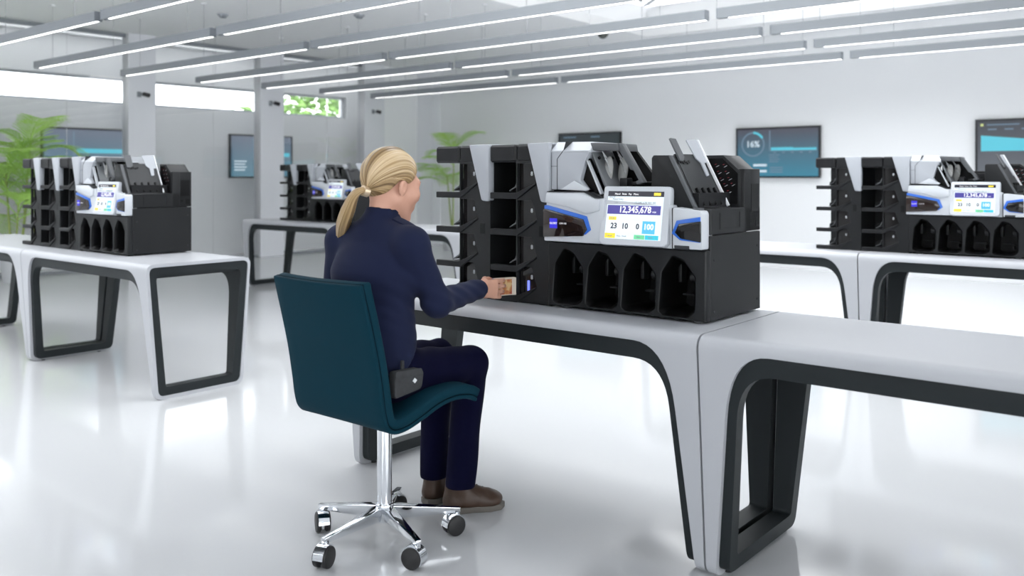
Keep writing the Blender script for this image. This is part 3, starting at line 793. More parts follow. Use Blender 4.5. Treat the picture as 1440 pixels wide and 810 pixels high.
    for q in range(4):
        b = NB(); box(b, L_-0.070, L_-0.004, 0.070+0.042*q, 0.080+0.042*q, 0.002, 0.012, 0.002, M=Mp); fin(b, 'feed_rib', M_PIT, pl)
    for q in range(5):
        b = NB(); cyl(b, Mp @ Vector((0.030+0.004*(q % 2), 0.060+0.014*q, 0.002)), Mp @ Vector((0.030+0.004*(q % 2), 0.060+0.014*q, 0.006)), 0.006, n=10); fin(b, 'feed_hole', M_PIT, pl)
    b = NB()
    for q in range(2): cyl(b, Mp @ Vector((L_-0.020, 0.10+0.05*q, 0.002)), Mp @ Vector((L_-0.020, 0.10+0.05*q, 0.006)), 0.006, n=10)
    fin(b, 'sensor_window', mat('amber_sensor', (0.28, 0.22, 0.08), 0.3), pl)
    b = NB(); box(b, -0.055, L_+0.004, 0.236, 0.241, 0.004, 0.016, 0.0015, 1, M=Mp); g2 = fin(b, 'note_guide', M_GUIDE, t, 'white rear note guide')
    b = NB(); prism(b, rpoly([(-0.055, 0.160), (-0.060, 0.236), (0.035, 0.236), (0.035, 0.216), (0.085, 0.208), (0.088, 0.188), (0.035, 0.190), (0.018, 0.170)], 0.004, 2), 0.005, 0.009, 'z', 0.0, M=Mp); fin(b, 'guide_tab', M_MWHITE2, g2)
    b = NB(); prism(b, rpoly([(-0.058, 0.048), (-0.056, 0.088), (0.015, 0.088), (0.03, 0.070), (0.03, 0.048)], 0.003, 2), 0.004, 0.010, 'z', M=Mp); fin(b, 'note_guide', M_GREYP, t, 'grey front note guide')
    # panel with rows of indicator marks, and the end tower
    b = NB(); prism(b, [(0.50, 0.37), (0.50, 0.556), (0.572, 0.556), (0.640, 0.498), (0.640, 0.37)], 0.270, 0.40, 'y', 0.003); i_ = fin(b, 'rear_panel', M_BLACK, t)
    b = NB(); prism(b, [(0.52, 0.385), (0.52, 0.544), (0.572, 0.544), (0.629, 0.492), (0.629, 0.385)], 0.267, 0.271, 'y'); fin(b, 'indicator_panel', M_PIT, i_)
    spots = [(0.553, 0.517), (0.584, 0.516), (0.562, 0.492), (0.592, 0.492), (0.571, 0.468), (0.602, 0.470), (0.586, 0.448), (0.614, 0.450), (0.600, 0.424)]
    for q, (x, z) in enumerate(spots):
        b = NB(); c2 = NB()
        prism(b, [(x-0.007, z-0.003), (x+0.004, z+0.003), (x+0.007, z+0.003), (x-0.004, z-0.003)], 0.2655, 0.268, 'y')
        prism(c2, [(x-0.012, z+0.006), (x-0.008, z+0.008), (x-0.003, z+0.008), (x-0.009, z+0.005)], 0.2658, 0.268, 'y')
        fin(b, 'white_mark', M_MARK, i_); fin(c2, 'red_mark', M_RED, i_)
    b = NB(); box(b, 0.617, 0.653, 0.272, D, 0.289, 0.508, 0.004)
    tw = fin(b, 'end_tower', M_BLACK, t)
    b = NB(); box(b, 0.6515, 0.6542, 0.325, 0.385, 0.356, 0.455); box(b, 0.6515, 0.6542, 0.325, 0.342, 0.317, 0.332); box(b, 0.6515, 0.6542, 0.362, 0.385, 0.305, 0.336); fin(b, 'side_slot', M_PIT, tw)
    b = NB(); box(b, 0.634, 0.636, 0.2705, 0.274, 0.30, 0.506); box(b, 0.6515, 0.6535, 0.318, 0.320, 0.29, 0.507); fin(b, 'panel_gap', M_SEAM, tw)
    for x, y in ((0.06, 0.03), (0.60, 0.03), (0.06, 0.37), (0.60, 0.37)):
        b = NB(); cyl(b, (x, y, 0), (x, y, 0.009), 0.016, n=16); fin(b, 'foot', M_GREYP, t)
def module(t, x0, w=0.30):
    """stacker module: cap, back, front column, white flash, four note shelves"""
    b = NB()
    box(b, x0+0.010, x0+w-0.004, 0.25, D-0.01, 0.006, 0.54)              # rear wall
    box(b, x0+0.240, x0+w, 0.004, D-0.02, 0.0, 0.545)                      # side wall with front column
    prism(b, [(x0+0.135, 0.006), (x0+0.135, 0.545), (x0+0.25, 0.545), (x0+0.25, 0.006)], 0.055, 0.24, 'y')
    m = fin(b, 'stacker_module', M_BLACK, t, ang=25)
    # front column face with four recessed windows
    shelf_z = [0.418, 0.278, 0.140, 0.026]
    holes = []
    for z in shelf_z:
        holes.append(rpoly([(x0+0.140, z+0.000), (x0+0.236, z+0.040), (x0+0.212, z+0.112), (x0+0.140, z+0.112)], [0.002, 0.004, 0.006, 0.002], 2))
    outer = [(x0+0.134, 0.002), (x0+0.30, 0.002), (x0+0.30, 0.545), (x0+0.134, 0.545)]
    link('front_column', curve_plate(outer, holes, -0.004, 0.014, 0.0015, 1), M_BLACK, m)
    b = NB(); box(b, x0+0.138, x0+0.24, 0.016, 0.02, 0.010, 0.535); fin(b, 'glossy_window', M_BLACKGLOSS, m)
    b = NB(); box(b, x0+0.248, x0+0.272, -0.0052, 0.0, 0.255, 0.296); fin(b, 'latch_hole', M_PIT, m)
    # cap with bevelled top
    b = NB()
    v = []
    prism(b, [(x0, 0.535), (x0+0.134, 0.535), (x0+0.134, 0.602), (x0, 0.602)], -0.008, D-0.01, 'y', 0.008, 1)
    prism(b, [(x0+0.137, 0.535), (x0+w-0.003, 0.535), (x0+w-0.003, 0.603), (x0+0.137, 0.603)], -0.008, D-0.01, 'y', 0.008, 1)
    fin(b, 'cap', M_BLACK2, m)
    b = NB(); prism(b, [(x0+0.196, 0.605), (x0+w+0.002, 0.606), (x0+w+0.002, 0.386), (x0+w-0.008, 0.382), (x0+w-0.038, 0.386)], -0.016, 0.02, 'y', 0.006)
    box(b, x0+0.20, x0+w+0.002, 0.01, 0.10, 0.588, 0.606, 0.004)
    fin(b, 'white_flash', M_MWHITE2, m)
    for z in shelf_z:
        b = NB()
        box(b, x0+0.006, x0+0.142, -0.010, 0.020, z-0.024, z, 0.002, 1)
        box(b, x0+0.060, x0+0.142, 0.02, 0.25, z-0.010, z-0.002)
        prism(b, [(x0+0.130, z-0.024), (x0+0.142, z-0.024), (x0+0.236, z+0.034), (x0+0.236, z+0.040), (x0+0.140, z+0.001), (x0+0.130, z)], -0.010, 0.0, 'y', 0.0012, 1)
        fin(b, 'note_shelf', M_BLACK2, m)
        b = NB()
        prism(b, rpoly([(x0+0.055, z), (x0+0.105, z), (x0+0.105, z+0.030), (x0+0.085, z+0.034), (x0+0.070, z+0.034), (x0+0.055, z+0.02)], 0.006, 3), 0.10, 0.14, 'y', 0.003)
        fin(b, 'note_stop', M_BLACK2, m); b = NB()
        prism(b, [(x0+0.085, z+0.004), (x0+0.118, z+0.02), (x0+0.130, z+0.052), (x0+0.126, z+0.053), (x0+0.113, z+0.024), (x0+0.085, z+0.009)], 0.015, 0.06, 'y')
        fin(b, 'note_finger', M_GREYP, m)
        b2 = NB(); add_mesh(b2, text_mesh('8', 0.023, x0+0.197, z+0.072, 0.0148, align='CENTER', bold=0.0002)); fin(b2, 'slot_mark', M_MARK, m, ang=False)
def make_machine(label, nmod):
    t = thing('cash_sorting_machine', label, 'machine', (0, 0, 0), 0, 'cash sorting machines on the tables')
    main_unit(t)
    for k in range(nmod): module(t, -0.292-0.2985*k)
    return t
MY = 0.197
mA = make_machine('largest black and white cash machine, in front of the woman', 2)
mA.location = (-1.970, TY1+MY, TZ); mA.scale = (0.98, 1, 0.993)
b = NB(); box(b, -0.113, -0.106, 0.0100, 0.0160, 0.03, 0.085)
slot_light = fin(b, 'slot_light', emis('blue_slot_light', (0.16, 0.20, 0.85), 1.6), [c for c in mA.children if c.name.startswith('stacker_module')][0], 'blue lit bar by the lowest slot')
mB = thing('cash_sorting_machine', 'black and white cash machine on the left table, with three stacker modules', 'machine', (-5.735, TY1+MY, TZ), 0, 'cash sorting machines on the tables'); mB.scale = mA.scale
for ch in list(mA.children):
    reps = [0]
    if ch.name.startswith('stacker_module'):
        first = not any(c.name.startswith('stacker_module') for c in mB.children)
        reps = [0, -0.2985] if first else [-0.2985]
    for dx in reps:
        c = ch.copy(); COL.objects.link(c); c.parent = mB; c.location = (dx, 0, 0)
        for g in list(ch.children):
            if g.name.startswith('slot_light'): continue
            d = g.copy(); COL.objects.link(d); d.parent = c
def drop_light(r):
    for ch in list(r.children):
        for g in list(ch.children):
            if g.name.startswith('slot_light'): bpy.data.objects.remove(g)
    return r
drop_light(dup(mA, (-7.467, TY2+MY, TZ), 0, 'smallest looking cash machine, on the far table behind the woman'))
drop_light(dup(mA, (-1.60, TY2+MY, TZ), 0, 'black and white cash machine on the far table at the right edge'))

# ------------------------------------------------------------------ swivel chair (faces +y, origin on the floor under the post)
CH = (-2.213, 2.003, 0)
chair = thing('swivel_chair', 'teal upholstered swivel chair on a chrome five-star base, the woman sits on it', 'chair', CH)
DZ = -0.017
outp = [(-0.290, 0.912), (-0.277, 0.86), (-0.256, 0.78), (-0.232, 0.68), (-0.214, 0.58), (-0.203, 0.51), (-0.188, 0.468), (-0.155, 0.446), (-0.10, 0.447), (-0.03, 0.466), (0.04, 0.489), (0.10, 0.498), (0.150, 0.496), (0.19, 0.488), (0.216, 0.474)]
outp = [(y, z+DZ) for y, z in outp]
def cr(pts, n):
    """smooth curve through points"""
    out = []
    P = [Vector(p) for p in pts]
    for i in range(len(P)-1):
        p0 = P[max(i-1, 0)]; p1 = P[i]; p2 = P[i+1]; p3 = P[min(i+2, len(P)-1)]
        for k in range(n):
            t = k/n
            out.append(0.5*((2*p1)+(p2-p0)*t+(2*p0-5*p1+4*p2-p3)*t*t+(3*p1-p0-3*p2+p3)*t**3))
    out.append(P[-1]); return out
def offs(path, d):
    o = []
    for i, p in enumerate(path):
        t = (path[min(i+1, len(path)-1)]-path[max(i-1, 0)]).normalized()
        o.append(p+Vector((-t.y, t.x))*d)
    return o
base = cr(outp, 5)
def shell(d0, d1, hw0, bev):
    b = NB()
    A = offs(base, d0); B_ = offs(base, d1)
    n = len(A); NX = 11
    grid = {}
    for i in range(n):
        s = i/(n-1)
        hw = hw0*(0.975+0.025*min(1, s/0.35))
        dish = -0.012*(1-min(1, s/0.45)) if s < 0.45 else 0.006*min(1, (s-0.45)/0.2)
        for j in range(NX):
            u = -1+2*j/(NX-1)
            q = dish*(1-u*u)
            t = (base[min(i+1, n-1)]-base[max(i-1, 0)]).normalized(); N_ = Vector((-t.y, t.x))
            for w, P in ((0, A), (1, B_)):
                p = P[i]+N_*q
                grid[i, j, w] = b.verts.new((u*hw, p.x, p.y))
    for i in range(n-1):
        for j in range(NX-1):
            b.faces.new((grid[i, j, 0], grid[i+1, j, 0], grid[i+1, j+1, 0], grid[i, j+1, 0]))
            b.faces.new((grid[i, j, 1], grid[i, j+1, 1], grid[i+1, j+1, 1], grid[i+1, j, 1]))
        for j in (0, NX-1):
            b.faces.new((grid[i, j, 0], grid[i, j, 1], grid[i+1, j, 1], grid[i+1, j, 0]))
    for i in (0, n-1):
        for j in range(NX-1): b.faces.new((grid[i, j, 0], grid[i, j+1, 0], grid[i, j+1, 1], grid[i, j, 1]))
    bmesh.ops.recalc_face_normals(b, faces=b.faces)
    es = [e for e in b.edges if len(e.link_faces) == 2 and e.calc_face_angle() > R(50)]
    bmesh.ops.bevel(b, geom=es, offset=bev, segments=2, profile=0.5, affect='EDGES')
    return b
fin(shell(0.0, 0.013, 0.219, 0.004), 'back_shell', M_TEAL, chair, ang=50)
fin(shell(0.0145, 0.045, 0.219, 0.008), 'seat_upholstery', M_TEAL, chair, ang=50)
fin(shell(0.0115, 0.0165, 0.2165, 0.001), 'piping', M_PIPE, chair, ang=50)
b = NB(); box(b, -0.09, 0.09, -0.10, 0.09, 0.436+DZ, 0.452+DZ, 0.004); box(b, -0.03, 0.03, -0.03, 0.03, 0.40, 0.44+DZ, 0.004); fin(b, 'seat_plate', M_BLACK, chair)
b = NB(); cyl(b, (0, 0, 0.115), (0, 0, 0.415), 0.0245, n=32); fin(b, 'gas_post', M_CHROME, chair)
b = NB(); cyl(b, (0, 0, 0.068), (0, 0, 0.128), 0.030, n=32, bev=0.004); fin(b, 'hub', M_CHROME, chair)
RC = 0.245
for k in range(5):
    a = R(198+72*k)
    dx, dy = math.cos(a), math.sin(a)
    M = Matrix.Rotation(a, 4, 'Z')
    t = bmesh.new()
    v = [t.verts.new(p) for p in ((0.015, -0.021, 0.122), (0.015, 0.021, 0.122), (0.015, 0.012, 0.074), (0.015, -0.012, 0.074),
                                  (RC+0.012, -0.010, 0.090), (RC+0.012, 0.010, 0.090), (RC+0.012, 0.007, 0.072), (RC+0.012, -0.007, 0.072))]
    for q in ((0, 1, 2, 3), (7, 6, 5, 4), (0, 4, 5, 1), (1, 5, 6, 2), (2, 6, 7, 3), (3, 7, 4, 0)): t.faces.new([v[i] for i in q])
    bmesh.ops.recalc_face_normals(t, faces=t.faces)
    bmesh.ops.bevel(t, geom=t.edges[:], offset=0.003, segments=2, profile=0.5, affect='EDGES')
    b = NB(); merge(b, t, M); fin(b, 'base_arm', M_CHROME, chair)
    # caster trails in its own direction
    ca = R([150, 110, 15, 75, 100][k])
    cx, cy = RC*dx, RC*dy
    ox, oy = cx-0.012*math.cos(ca), cy-0.012*math.sin(ca)
    ax = Vector((-math.sin(ca), math.cos(ca), 0))
    b = NB(); cyl(b, (cx, cy, 0.068), (cx, cy, 0.084), 0.007, n=14); cyl(b, (cx, cy, 0.062), (cx, cy, 0.071), 0.011, n=14); st = fin(b, 'caster', M_CHROME, chair)
    for s in (-1, 1):
        b = NB(); c0 = Vector((ox, oy, 0.0335))+ax*(0.008*s); c1 = Vector((ox, oy, 0.0335))+ax*(0.024*s)
        cyl(b, c0, c1, 0.0335, n=28, bev=0.003); fin(b, 'wheel', M_RUBBER, st)
    # chrome hood arching over the wheels
    b = NB(); n = 14; rings = []
    f_ = Vector((math.cos(ca), math.sin(ca), 0))
    for i in range(n+1):
        th = R(-35+215*i/n)
        rad = f_*math.cos(th)+Vector((0, 0, 1))*math.sin(th)
        c = Vector((ox, oy, 0.0335))
        rings.append([b.verts.new(c+rad*r_+ax*w_) for r_, w_ in ((0.0385, -0.018), (0.0385, 0.018), (0.0350, 0.018), (0.0350, -0.018))])
    for i in range(n):
        for j in range(4): b.faces.new((rings[i][j], rings[i][(j+1) % 4], rings[i+1][(j+1) % 4], rings[i+1][j]))
    b.faces.new(rings[0]); b.faces.new(rings[-1][::-1])
    box(b, -0.01, 0.01, -0.0065, 0.0065, -0.028, 0.03, 0.002, 1, M=Matrix.Translation((ox, oy, 0.0335)) @ Matrix.Rotation(ca, 4, 'Z'))
    fin(b, 'caster_hood', M_CHROME, st)

# ------------------------------------------------------------------ implicit surfaces for the figure
class Vol:
    def __init__(s, lo, hi, h):
        s.lo = np.array(lo, float); s.h = h
        s.n = np.ceil((np.array(hi)-s.lo)/h).astype(int)+1
        s.d = np.full(s.n, 1.0, np.float32)
    def region(s, lo, hi):
        a = np.clip(np.floor((np.array(lo)-s.lo)/s.h).astype(int), 0, s.n-1); b = np.clip(np.ceil((np.array(hi)-s.lo)/s.h).astype(int)+1, 1, s.n)
        g = [s.lo[i]+s.h*np.arange(a[i], b[i]) for i in range(3)]
        return tuple(slice(a[i], b[i]) for i in range(3)), g[0][:, None, None], g[1][None, :, None], g[2][None, None, :]
    def put(s, f, lo, hi, k=0.0, op='add'):
        pad = max(0.03, k*1.5)
        sl, X, Y, Z = s.region(np.array(lo)-pad, np.array(hi)+pad)
        e = f(X, Y, Z).astype(np.float32); d = s.d[sl]
        if op == 'add':
            if k > 0:
                h = np.clip(0.5+0.5*(d-e)/k, 0, 1); s.d[sl] = d*(1-h)+e*h-k*h*(1-h)
            else: s.d[sl] = np.minimum(d, e)
        else:
            if k > 0:
                h = np.clip(0.5-0.5*(d+e)/k, 0, 1); s.d[sl] = d*(1-h)-e*h+k*h*(1-h)
            else: s.d[sl] = np.maximum(d, -e)
    def cone(s, a, b, r1, r2, k=0.02, op='add', T=None):
        a = np.array(a, float); b = np.array(b, float); ba = b-a; L2 = ba@ba+1e-12
        def f(X, Y, Z):
            if T is not None: X, Y, Z = T(X, Y, Z)
            t = np.clip(((X-a[0])*ba[0]+(Y-a[1])*ba[1]+(Z-a[2])*ba[2])/L2, 0, 1)
            return np.sqrt((X-a[0]-t*ba[0])**2+(Y-a[1]-t*ba[1])**2+(Z-a[2]-t*ba[2])**2)-(r1+(r2-r1)*t)
        if T is not None: lo, hi = T.box(a, b, max(r1, r2))
        else:
            m = max(r1, r2); lo, hi = np.minimum(a, b)-m, np.maximum(a, b)+m
        s.put(f, lo, hi, k, op)
    def econe(s, a, b, e1, e2, xd=(1, 0, 0), k=0.03, op='add'):
        """tapered limb with elliptical section: e = (half width along xd, half depth)"""
        a = np.array(a, float); b = np.array(b, float); ba = b-a; L = np.sqrt(ba@ba); z = ba/L
        x = np.array(xd, float); x = x-z*(x@z); x /= np.sqrt(x@x); y = np.cross(z, x)
        def f(X, Y, Z):
            P = (X-a[0], Y-a[1], Z-a[2])
            t = np.clip((P[0]*z[0]+P[1]*z[1]+P[2]*z[2])/L, 0, 1)
            Q = [P[i]-t*ba[i] for i in range(3)]
            rx = e1[0]+(e2[0]-e1[0])*t; ry = e1[1]+(e2[1]-e1[1])*t; rz = np.minimum(rx, ry)
            qx = sum(Q[i]*x[i] for i in range(3)); qy = sum(Q[i]*y[i] for i in range(3)); qz = sum(Q[i]*z[i] for i in range(3))
            k0 = np.sqrt((qx/rx)**2+(qy/ry)**2+(qz/rz)**2)
            k1 = np.sqrt((qx/rx**2)**2+(qy/ry**2)**2+(qz/rz**2)**2)
            return k0*(k0-1)/np.maximum(k1, 1e-6)
        m = max(*e1, *e2)
        s.put(f, np.minimum(a, b)-m, np.maximum(a, b)+m, k, op)
    def ell(s, c, r, k=0.02, op='add', T=None):
        c = np.array(c, float)
        def f(X, Y, Z):
            if T is not None: X, Y, Z = T(X, Y, Z)
            qx, qy, qz = X-c[0], Y-c[1], Z-c[2]
            k0 = np.sqrt((qx/r[0])**2+(qy/r[1])**2+(qz/r[2])**2)
            k1 = np.sqrt((qx/r[0]**2)**2+(qy/r[1]**2)**2+(qz/r[2]**2)**2)
            return k0*(k0-1)/np.maximum(k1, 1e-6)
        lo, hi = T.box(c, c, max(r)) if T is not None else (c-np.array(r), c+np.array(r))
        s.put(f, lo, hi, k, op)
    def keep(s, f):
        sl, X, Y, Z = s.region(s.lo, s.lo+s.h*s.n)
        s.d = np.maximum(s.d, f(X, Y, Z)).astype(np.float32)
    def warp(s, f):
        sl, X, Y, Z = s.region(s.lo, s.lo+s.h*s.n)
        s.d = (s.d+f(X, Y, Z)).astype(np.float32)
    def mesh(s, name, origin, it=2):
        D_ = s.d; n = np.array(D_.shape); neg = D_ < 0
        c = np.zeros(n-1, np.int8)
        offs_ = [(i, j, k) for i in (0, 1) for j in (0, 1) for k in (0, 1)]
        for o in offs_: c += neg[o[0]:n[0]-1+o[0], o[1]:n[1]-1+o[1], o[2]:n[2]-1+o[2]]
        act = (c > 0) & (c < 8)
        idx = np.argwhere(act); vid = -np.ones(n-1, np.int64); vid[act] = np.arange(len(idx))
        acc = np.zeros((len(idx), 3)); cnt = np.zeros(len(idx))
        for o in offs_:
            for ax in range(3):
                if o[ax] == 1: continue
                o2 = list(o); o2[ax] = 1
                A = D_[tuple((idx+np.array(o)).T)]; B_ = D_[tuple((idx+np.array(o2)).T)]
                m = (A < 0) != (B_ < 0)
                t = np.where(m, A/np.where(m, A-B_, 1), 0)
                p = np.tile(np.array(o, float), (len(idx), 1)); p[:, ax] += t
                acc += p*m[:, None]; cnt += m
        V = (idx+acc/np.maximum(cnt, 1)[:, None])*s.h+s.lo
        F = []
        for ax in range(3):
            a = [slice(1, n[i]-1) for i in range(3)]; a[ax] = slice(0, n[ax]-1)
            bsl = list(a); bsl[ax] = slice(1, n[ax])
            A = neg[tuple(a)]; B_ = neg[tuple(bsl)]
            e = np.argwhere(A != B_); st = A[tuple(e.T)]
            off = np.array([1, 1, 1]); off[ax] = 0
            e = e+off
            u, v = [(1, 2), (2, 0), (0, 1)][ax]
            du = np.zeros(3, int); du[u] = 1; dv = np.zeros(3, int); dv[v] = 1
            q = np.stack([vid[tuple((e-du-dv).T)], vid[tuple((e-dv).T)], vid[tuple(e.T)], vid[tuple((e-du).T)]], 1)
            q[~st] = q[~st][:, ::-1]
            F.append(q)
        F = np.concatenate(F)
        # a little Laplacian smoothing
        for _ in range(it):
            S = np.zeros_like(V); C = np.zeros(len(V))
            for i in range(4):
                j = (i+1) % 4
                np.add.at(S, F[:, i], V[F[:, j]]); np.add.at(C, F[:, i], 1)
                np.add.at(S, F[:, j], V[F[:, i]]); np.add.at(C, F[:, j], 1)
            V = V*0.5+0.5*S/np.maximum(C, 1)[:, None]
        V = V-np.array(origin)
        me = bpy.data.meshes.new(name)
        me.vertices.add(len(V)); me.vertices.foreach_set('co', V.astype(np.float32).ravel())
        me.loops.add(len(F)*4); me.loops.foreach_set('vertex_index', F.astype(np.int32).ravel())
        me.polygons.add(len(F)); me.polygons.foreach_set('loop_start', (np.arange(len(F))*4).astype(np.int32))
        me.update(calc_edges=True); me.validate()
        return me
class Tf:
    """world -> local frame"""
    def __init__(s, c, M): s.c = np.array(c, float); s.M = np.array(M)
    def __call__(s, X, Y, Z):
        P = (X-s.c[0], Y-s.c[1], Z-s.c[2])
        return tuple(s.M[0, i]*P[0]+s.M[1, i]*P[1]+s.M[2, i]*P[2] for i in range(3))
    def w(s, p): return s.c+s.M@np.array(p, float)
    def box(s, a, b, m):
        A, B_ = s.w(a), s.w(b)
        return np.minimum(A, B_)-m, np.maximum(A, B_)+m

# ------------------------------------------------------------------ the seated woman
O = np.array((-2.21, 2.0, 0.0))
HC = (-2.190, 2.014, 1.188)
HM = np.array((Matrix.Rotation(R(-6), 3, 'Z') @ Matrix.Rotation(R(-12), 3, 'X')))
TH = Tf(HC, HM)
SR, SL = (-2.045, 1.965, 1.000), (-2.385, 1.965, 0.995)
ER, WR = (-2.030, 2.066, 0.806), (-2.092, 2.345, 0.818)
EL, WL = (-2.470, 2.000, 0.780), (-2.43, 2.14, 0.672)
HIR, HIL = (-2.125, 1.965, 0.582), (-2.295, 1.965, 0.582)
KR, KL = (-2.108, 2.315, 0.556), (-2.300, 2.345, 0.552)
AR, AL = (-2.182, 2.340, 0.110), (-2.328, 2.350, 0.110)
body = Vol((-2.56, 1.80, 0.03), (-1.95, 2.62, 1.33), 0.0042)
hd = body
hd.ell((0, -0.016, 0.030), (0.073, 0.094, 0.090), 0.01, T=TH)
hd.ell((0, 0.030, -0.025), (0.060, 0.066, 0.082), 0.03, T=TH)
for s in (-1, 1):
    hd.cone((0.046*s, -0.002, -0.052), (0.014*s, 0.062, -0.098), 0.020, 0.016, 0.03, T=TH)
    hd.ell((0.040*s, 0.060, -0.020), (0.024, 0.024, 0.022), 0.03, T=TH)
    hd.cone((0.010*s, 0.088, 0.024), (0.045*s, 0.070, 0.024), 0.010, 0.009, 0.02, T=TH)
hd.cone((-0.008, 0.066, -0.104), (0.008, 0.066, -0.104), 0.017, 0.017, 0.02, T=TH)
hd.cone((0, 0.090, 0.020), (0, 0.112, -0.026), 0.007, 0.010, 0.012, T=TH)
for s in (-1, 1): hd.ell((0.010*s, 0.098, -0.030), (0.008, 0.010, 0.007), 0.008, T=TH)
hd.ell((0, 0.080, -0.062), (0.030, 0.014, 0.016), 0.016, T=TH)
for s in (-1, 1):
    hd.ell((0.030*s, 0.098, 0.003), (0.017, 0.012, 0.010), 0.014, 'sub', T=TH)
    hd.ell((0.079*s, -0.012, -0.012), (0.0085, 0.016, 0.027), 0.006, T=TH); hd.ell((0.084*s, -0.019, -0.006), (0.005, 0.011, 0.021), 0.006, T=TH)
    hd.ell((0.089*s, -0.008, -0.010), (0.007, 0.008, 0.015), 0.004, 'sub', T=TH)
hd.cone(TH.w((0, -0.024, -0.040)), (-2.204, 1.985, 1.040), 0.045, 0.050, 0.02)
# trunk, arms and legs under the clothes
body.econe((-2.21, 1.965, 0.60), (-2.21, 1.955, 0.74), (0.150, 0.105), (0.118, 0.085), k=0.04)
body.econe((-2.21, 1.955, 0.74), (-2.21, 1.960, 0.93), (0.118, 0.085), (0.140, 0.095), k=0.04)
body.econe((-2.21, 1.960, 0.93), (-2.21, 1.965, 1.02), (0.140, 0.09), (0.09, 0.055), k=0.04)
for S_, E_, W_ in ((SR, ER, WR), (SL, EL, WL)):
    body.cone((-2.21, 1.965, 1.02), S_, 0.045, 0.046, 0.03)
    body.cone(S_, E_, 0.044, 0.034, 0.03); body.cone(E_, W_, 0.034, 0.024, 0.02)
for H_, K_, A_ in ((HIR, KR, AR), (HIL, KL, AL)):
    body.cone(H_, K_, 0.070, 0.048, 0.03); body.cone(K_, (A_[0], A_[1]-0.006, 0.13), 0.047, 0.026, 0.02)
def hand(W, d, n, u, curl, flip=1):
    d, n, u = (np.array(v, float)/np.linalg.norm(v) for v in (d, n, u))
    W = np.array(W, float); K = W+d*0.082
    body.econe(W-d*0.02, W+d*0.030, (0.020, 0.025), (0.015, 0.032), n, 0.012)
    body.econe(W+d*0.030, K, (0.015, 0.032), (0.0125, 0.036), n, 0.012)
    for q, off in enumerate((0.0285, 0.0095, -0.0095, -0.0275)):
        L1, L2, L3 = [(0.040, 0.024, 0.019), (0.044, 0.027, 0.020), (0.041, 0.025, 0.019), (0.032, 0.019, 0.016)][q]
        p = K+u*off-d*0.004*abs(q-1)
        fan = u*off*1.2
        for L_, a, r0, r1 in ((L1, curl[0], 0.0088, 0.0080), (L2, curl[1], 0.0080, 0.0073), (L3, curl[2], 0.0073, 0.0062)):
            v = d*math.cos(R(a))+n*math.sin(R(a))+fan
            v /= np.linalg.norm(v)
            p2 = p+v*L_
            body.cone(p, p2, r0, r1, 0.0035); p = p2
    p = W+d*0.024+u*0.022+n*0.008
    for v, L_, r0, r1 in ((d*0.80+u*0.26+n*0.55, 0.040, 0.0125, 0.0100), (d*0.95+u*0.02+n*0.30, 0.030, 0.0100, 0.0085), (d*0.98-u*0.08+n*0.15, 0.022, 0.0085, 0.0065)):
        v = v/np.linalg.norm(v); p2 = p+v*L_; body.cone(p, p2, r0, r1, 0.006); p = p2
    return K
HD, HN, HU = (0.02, 0.98, -0.10), (-1, 0.02, 0.0), (0.0, 0.10, 1)
hand(WR, HD, HN, HU, (6, 24, 38))
hand(WL, (0.15, 0.92, -0.36), (0.10, -0.35, -0.90), (0.98, -0.10, 0.15), (12, 28, 40))
me = body.mesh('person', O, 2)
woman = link('person', me, M_SKIN, None, 'seated woman with a blonde ponytail in a navy shirt, holding out a bundle of notes', ang=None)
woman.location = O
woman['category'] = 'person'
def sines(X, Y, Z, amp, f, seed):
    rs = np.random.RandomState(seed); o = 0
    for _ in range(7):
        v = rs.normal(size=3); v /= np.linalg.norm(v); ph = rs.uniform(0, 6.28); ff = f*rs.uniform(0.6, 1.6)
        o = o+np.sin((X*v[0]+Y*v[1]*1.0+Z*v[2]*0.55)*ff+ph)
    return o*amp/3
# shirt
sh = Vol((-2.58, 1.78, 0.55), (-1.93, 2.42, 1.16), 0.0045)
sh.econe((-2.212, 1.965, 0.60), (-2.212, 1.955, 0.72), (0.172, 0.122), (0.145, 0.104), k=0.05)
sh.econe((-2.212, 1.955, 0.72), (-2.212, 1.958, 0.90), (0.145, 0.104), (0.160, 0.110), k=0.05)
sh.econe((-2.212, 1.958, 0.90), (-2.210, 1.965, 1.005), (0.160, 0.108), (0.115, 0.064), k=0.05)
sh.keep(lambda X, Y, Z: np.maximum((0.592+0.85*np.maximum(0, Y-1.925)-Z)*0.75, -1))
for S_, E_, W_ in ((SR, ER, WR), (SL, EL, WL)):
    sh.cone((-2.21, 1.968, 1.035), S_, 0.050, 0.053, 0.04)
    sh.cone(S_, E_, 0.055, 0.044, 0.03); sh.cone(E_, W_, 0.046, 0.035, 0.03)
sh.warp(lambda X, Y, Z: sines(X, Y, Z, 0.0016, 40, 4)+0.0016*np.sin(140*(Z+0.6*Y))*np.exp(-((Z-0.80)/0.10)**2)*np.clip((X+2.16)*12, 0, 1))
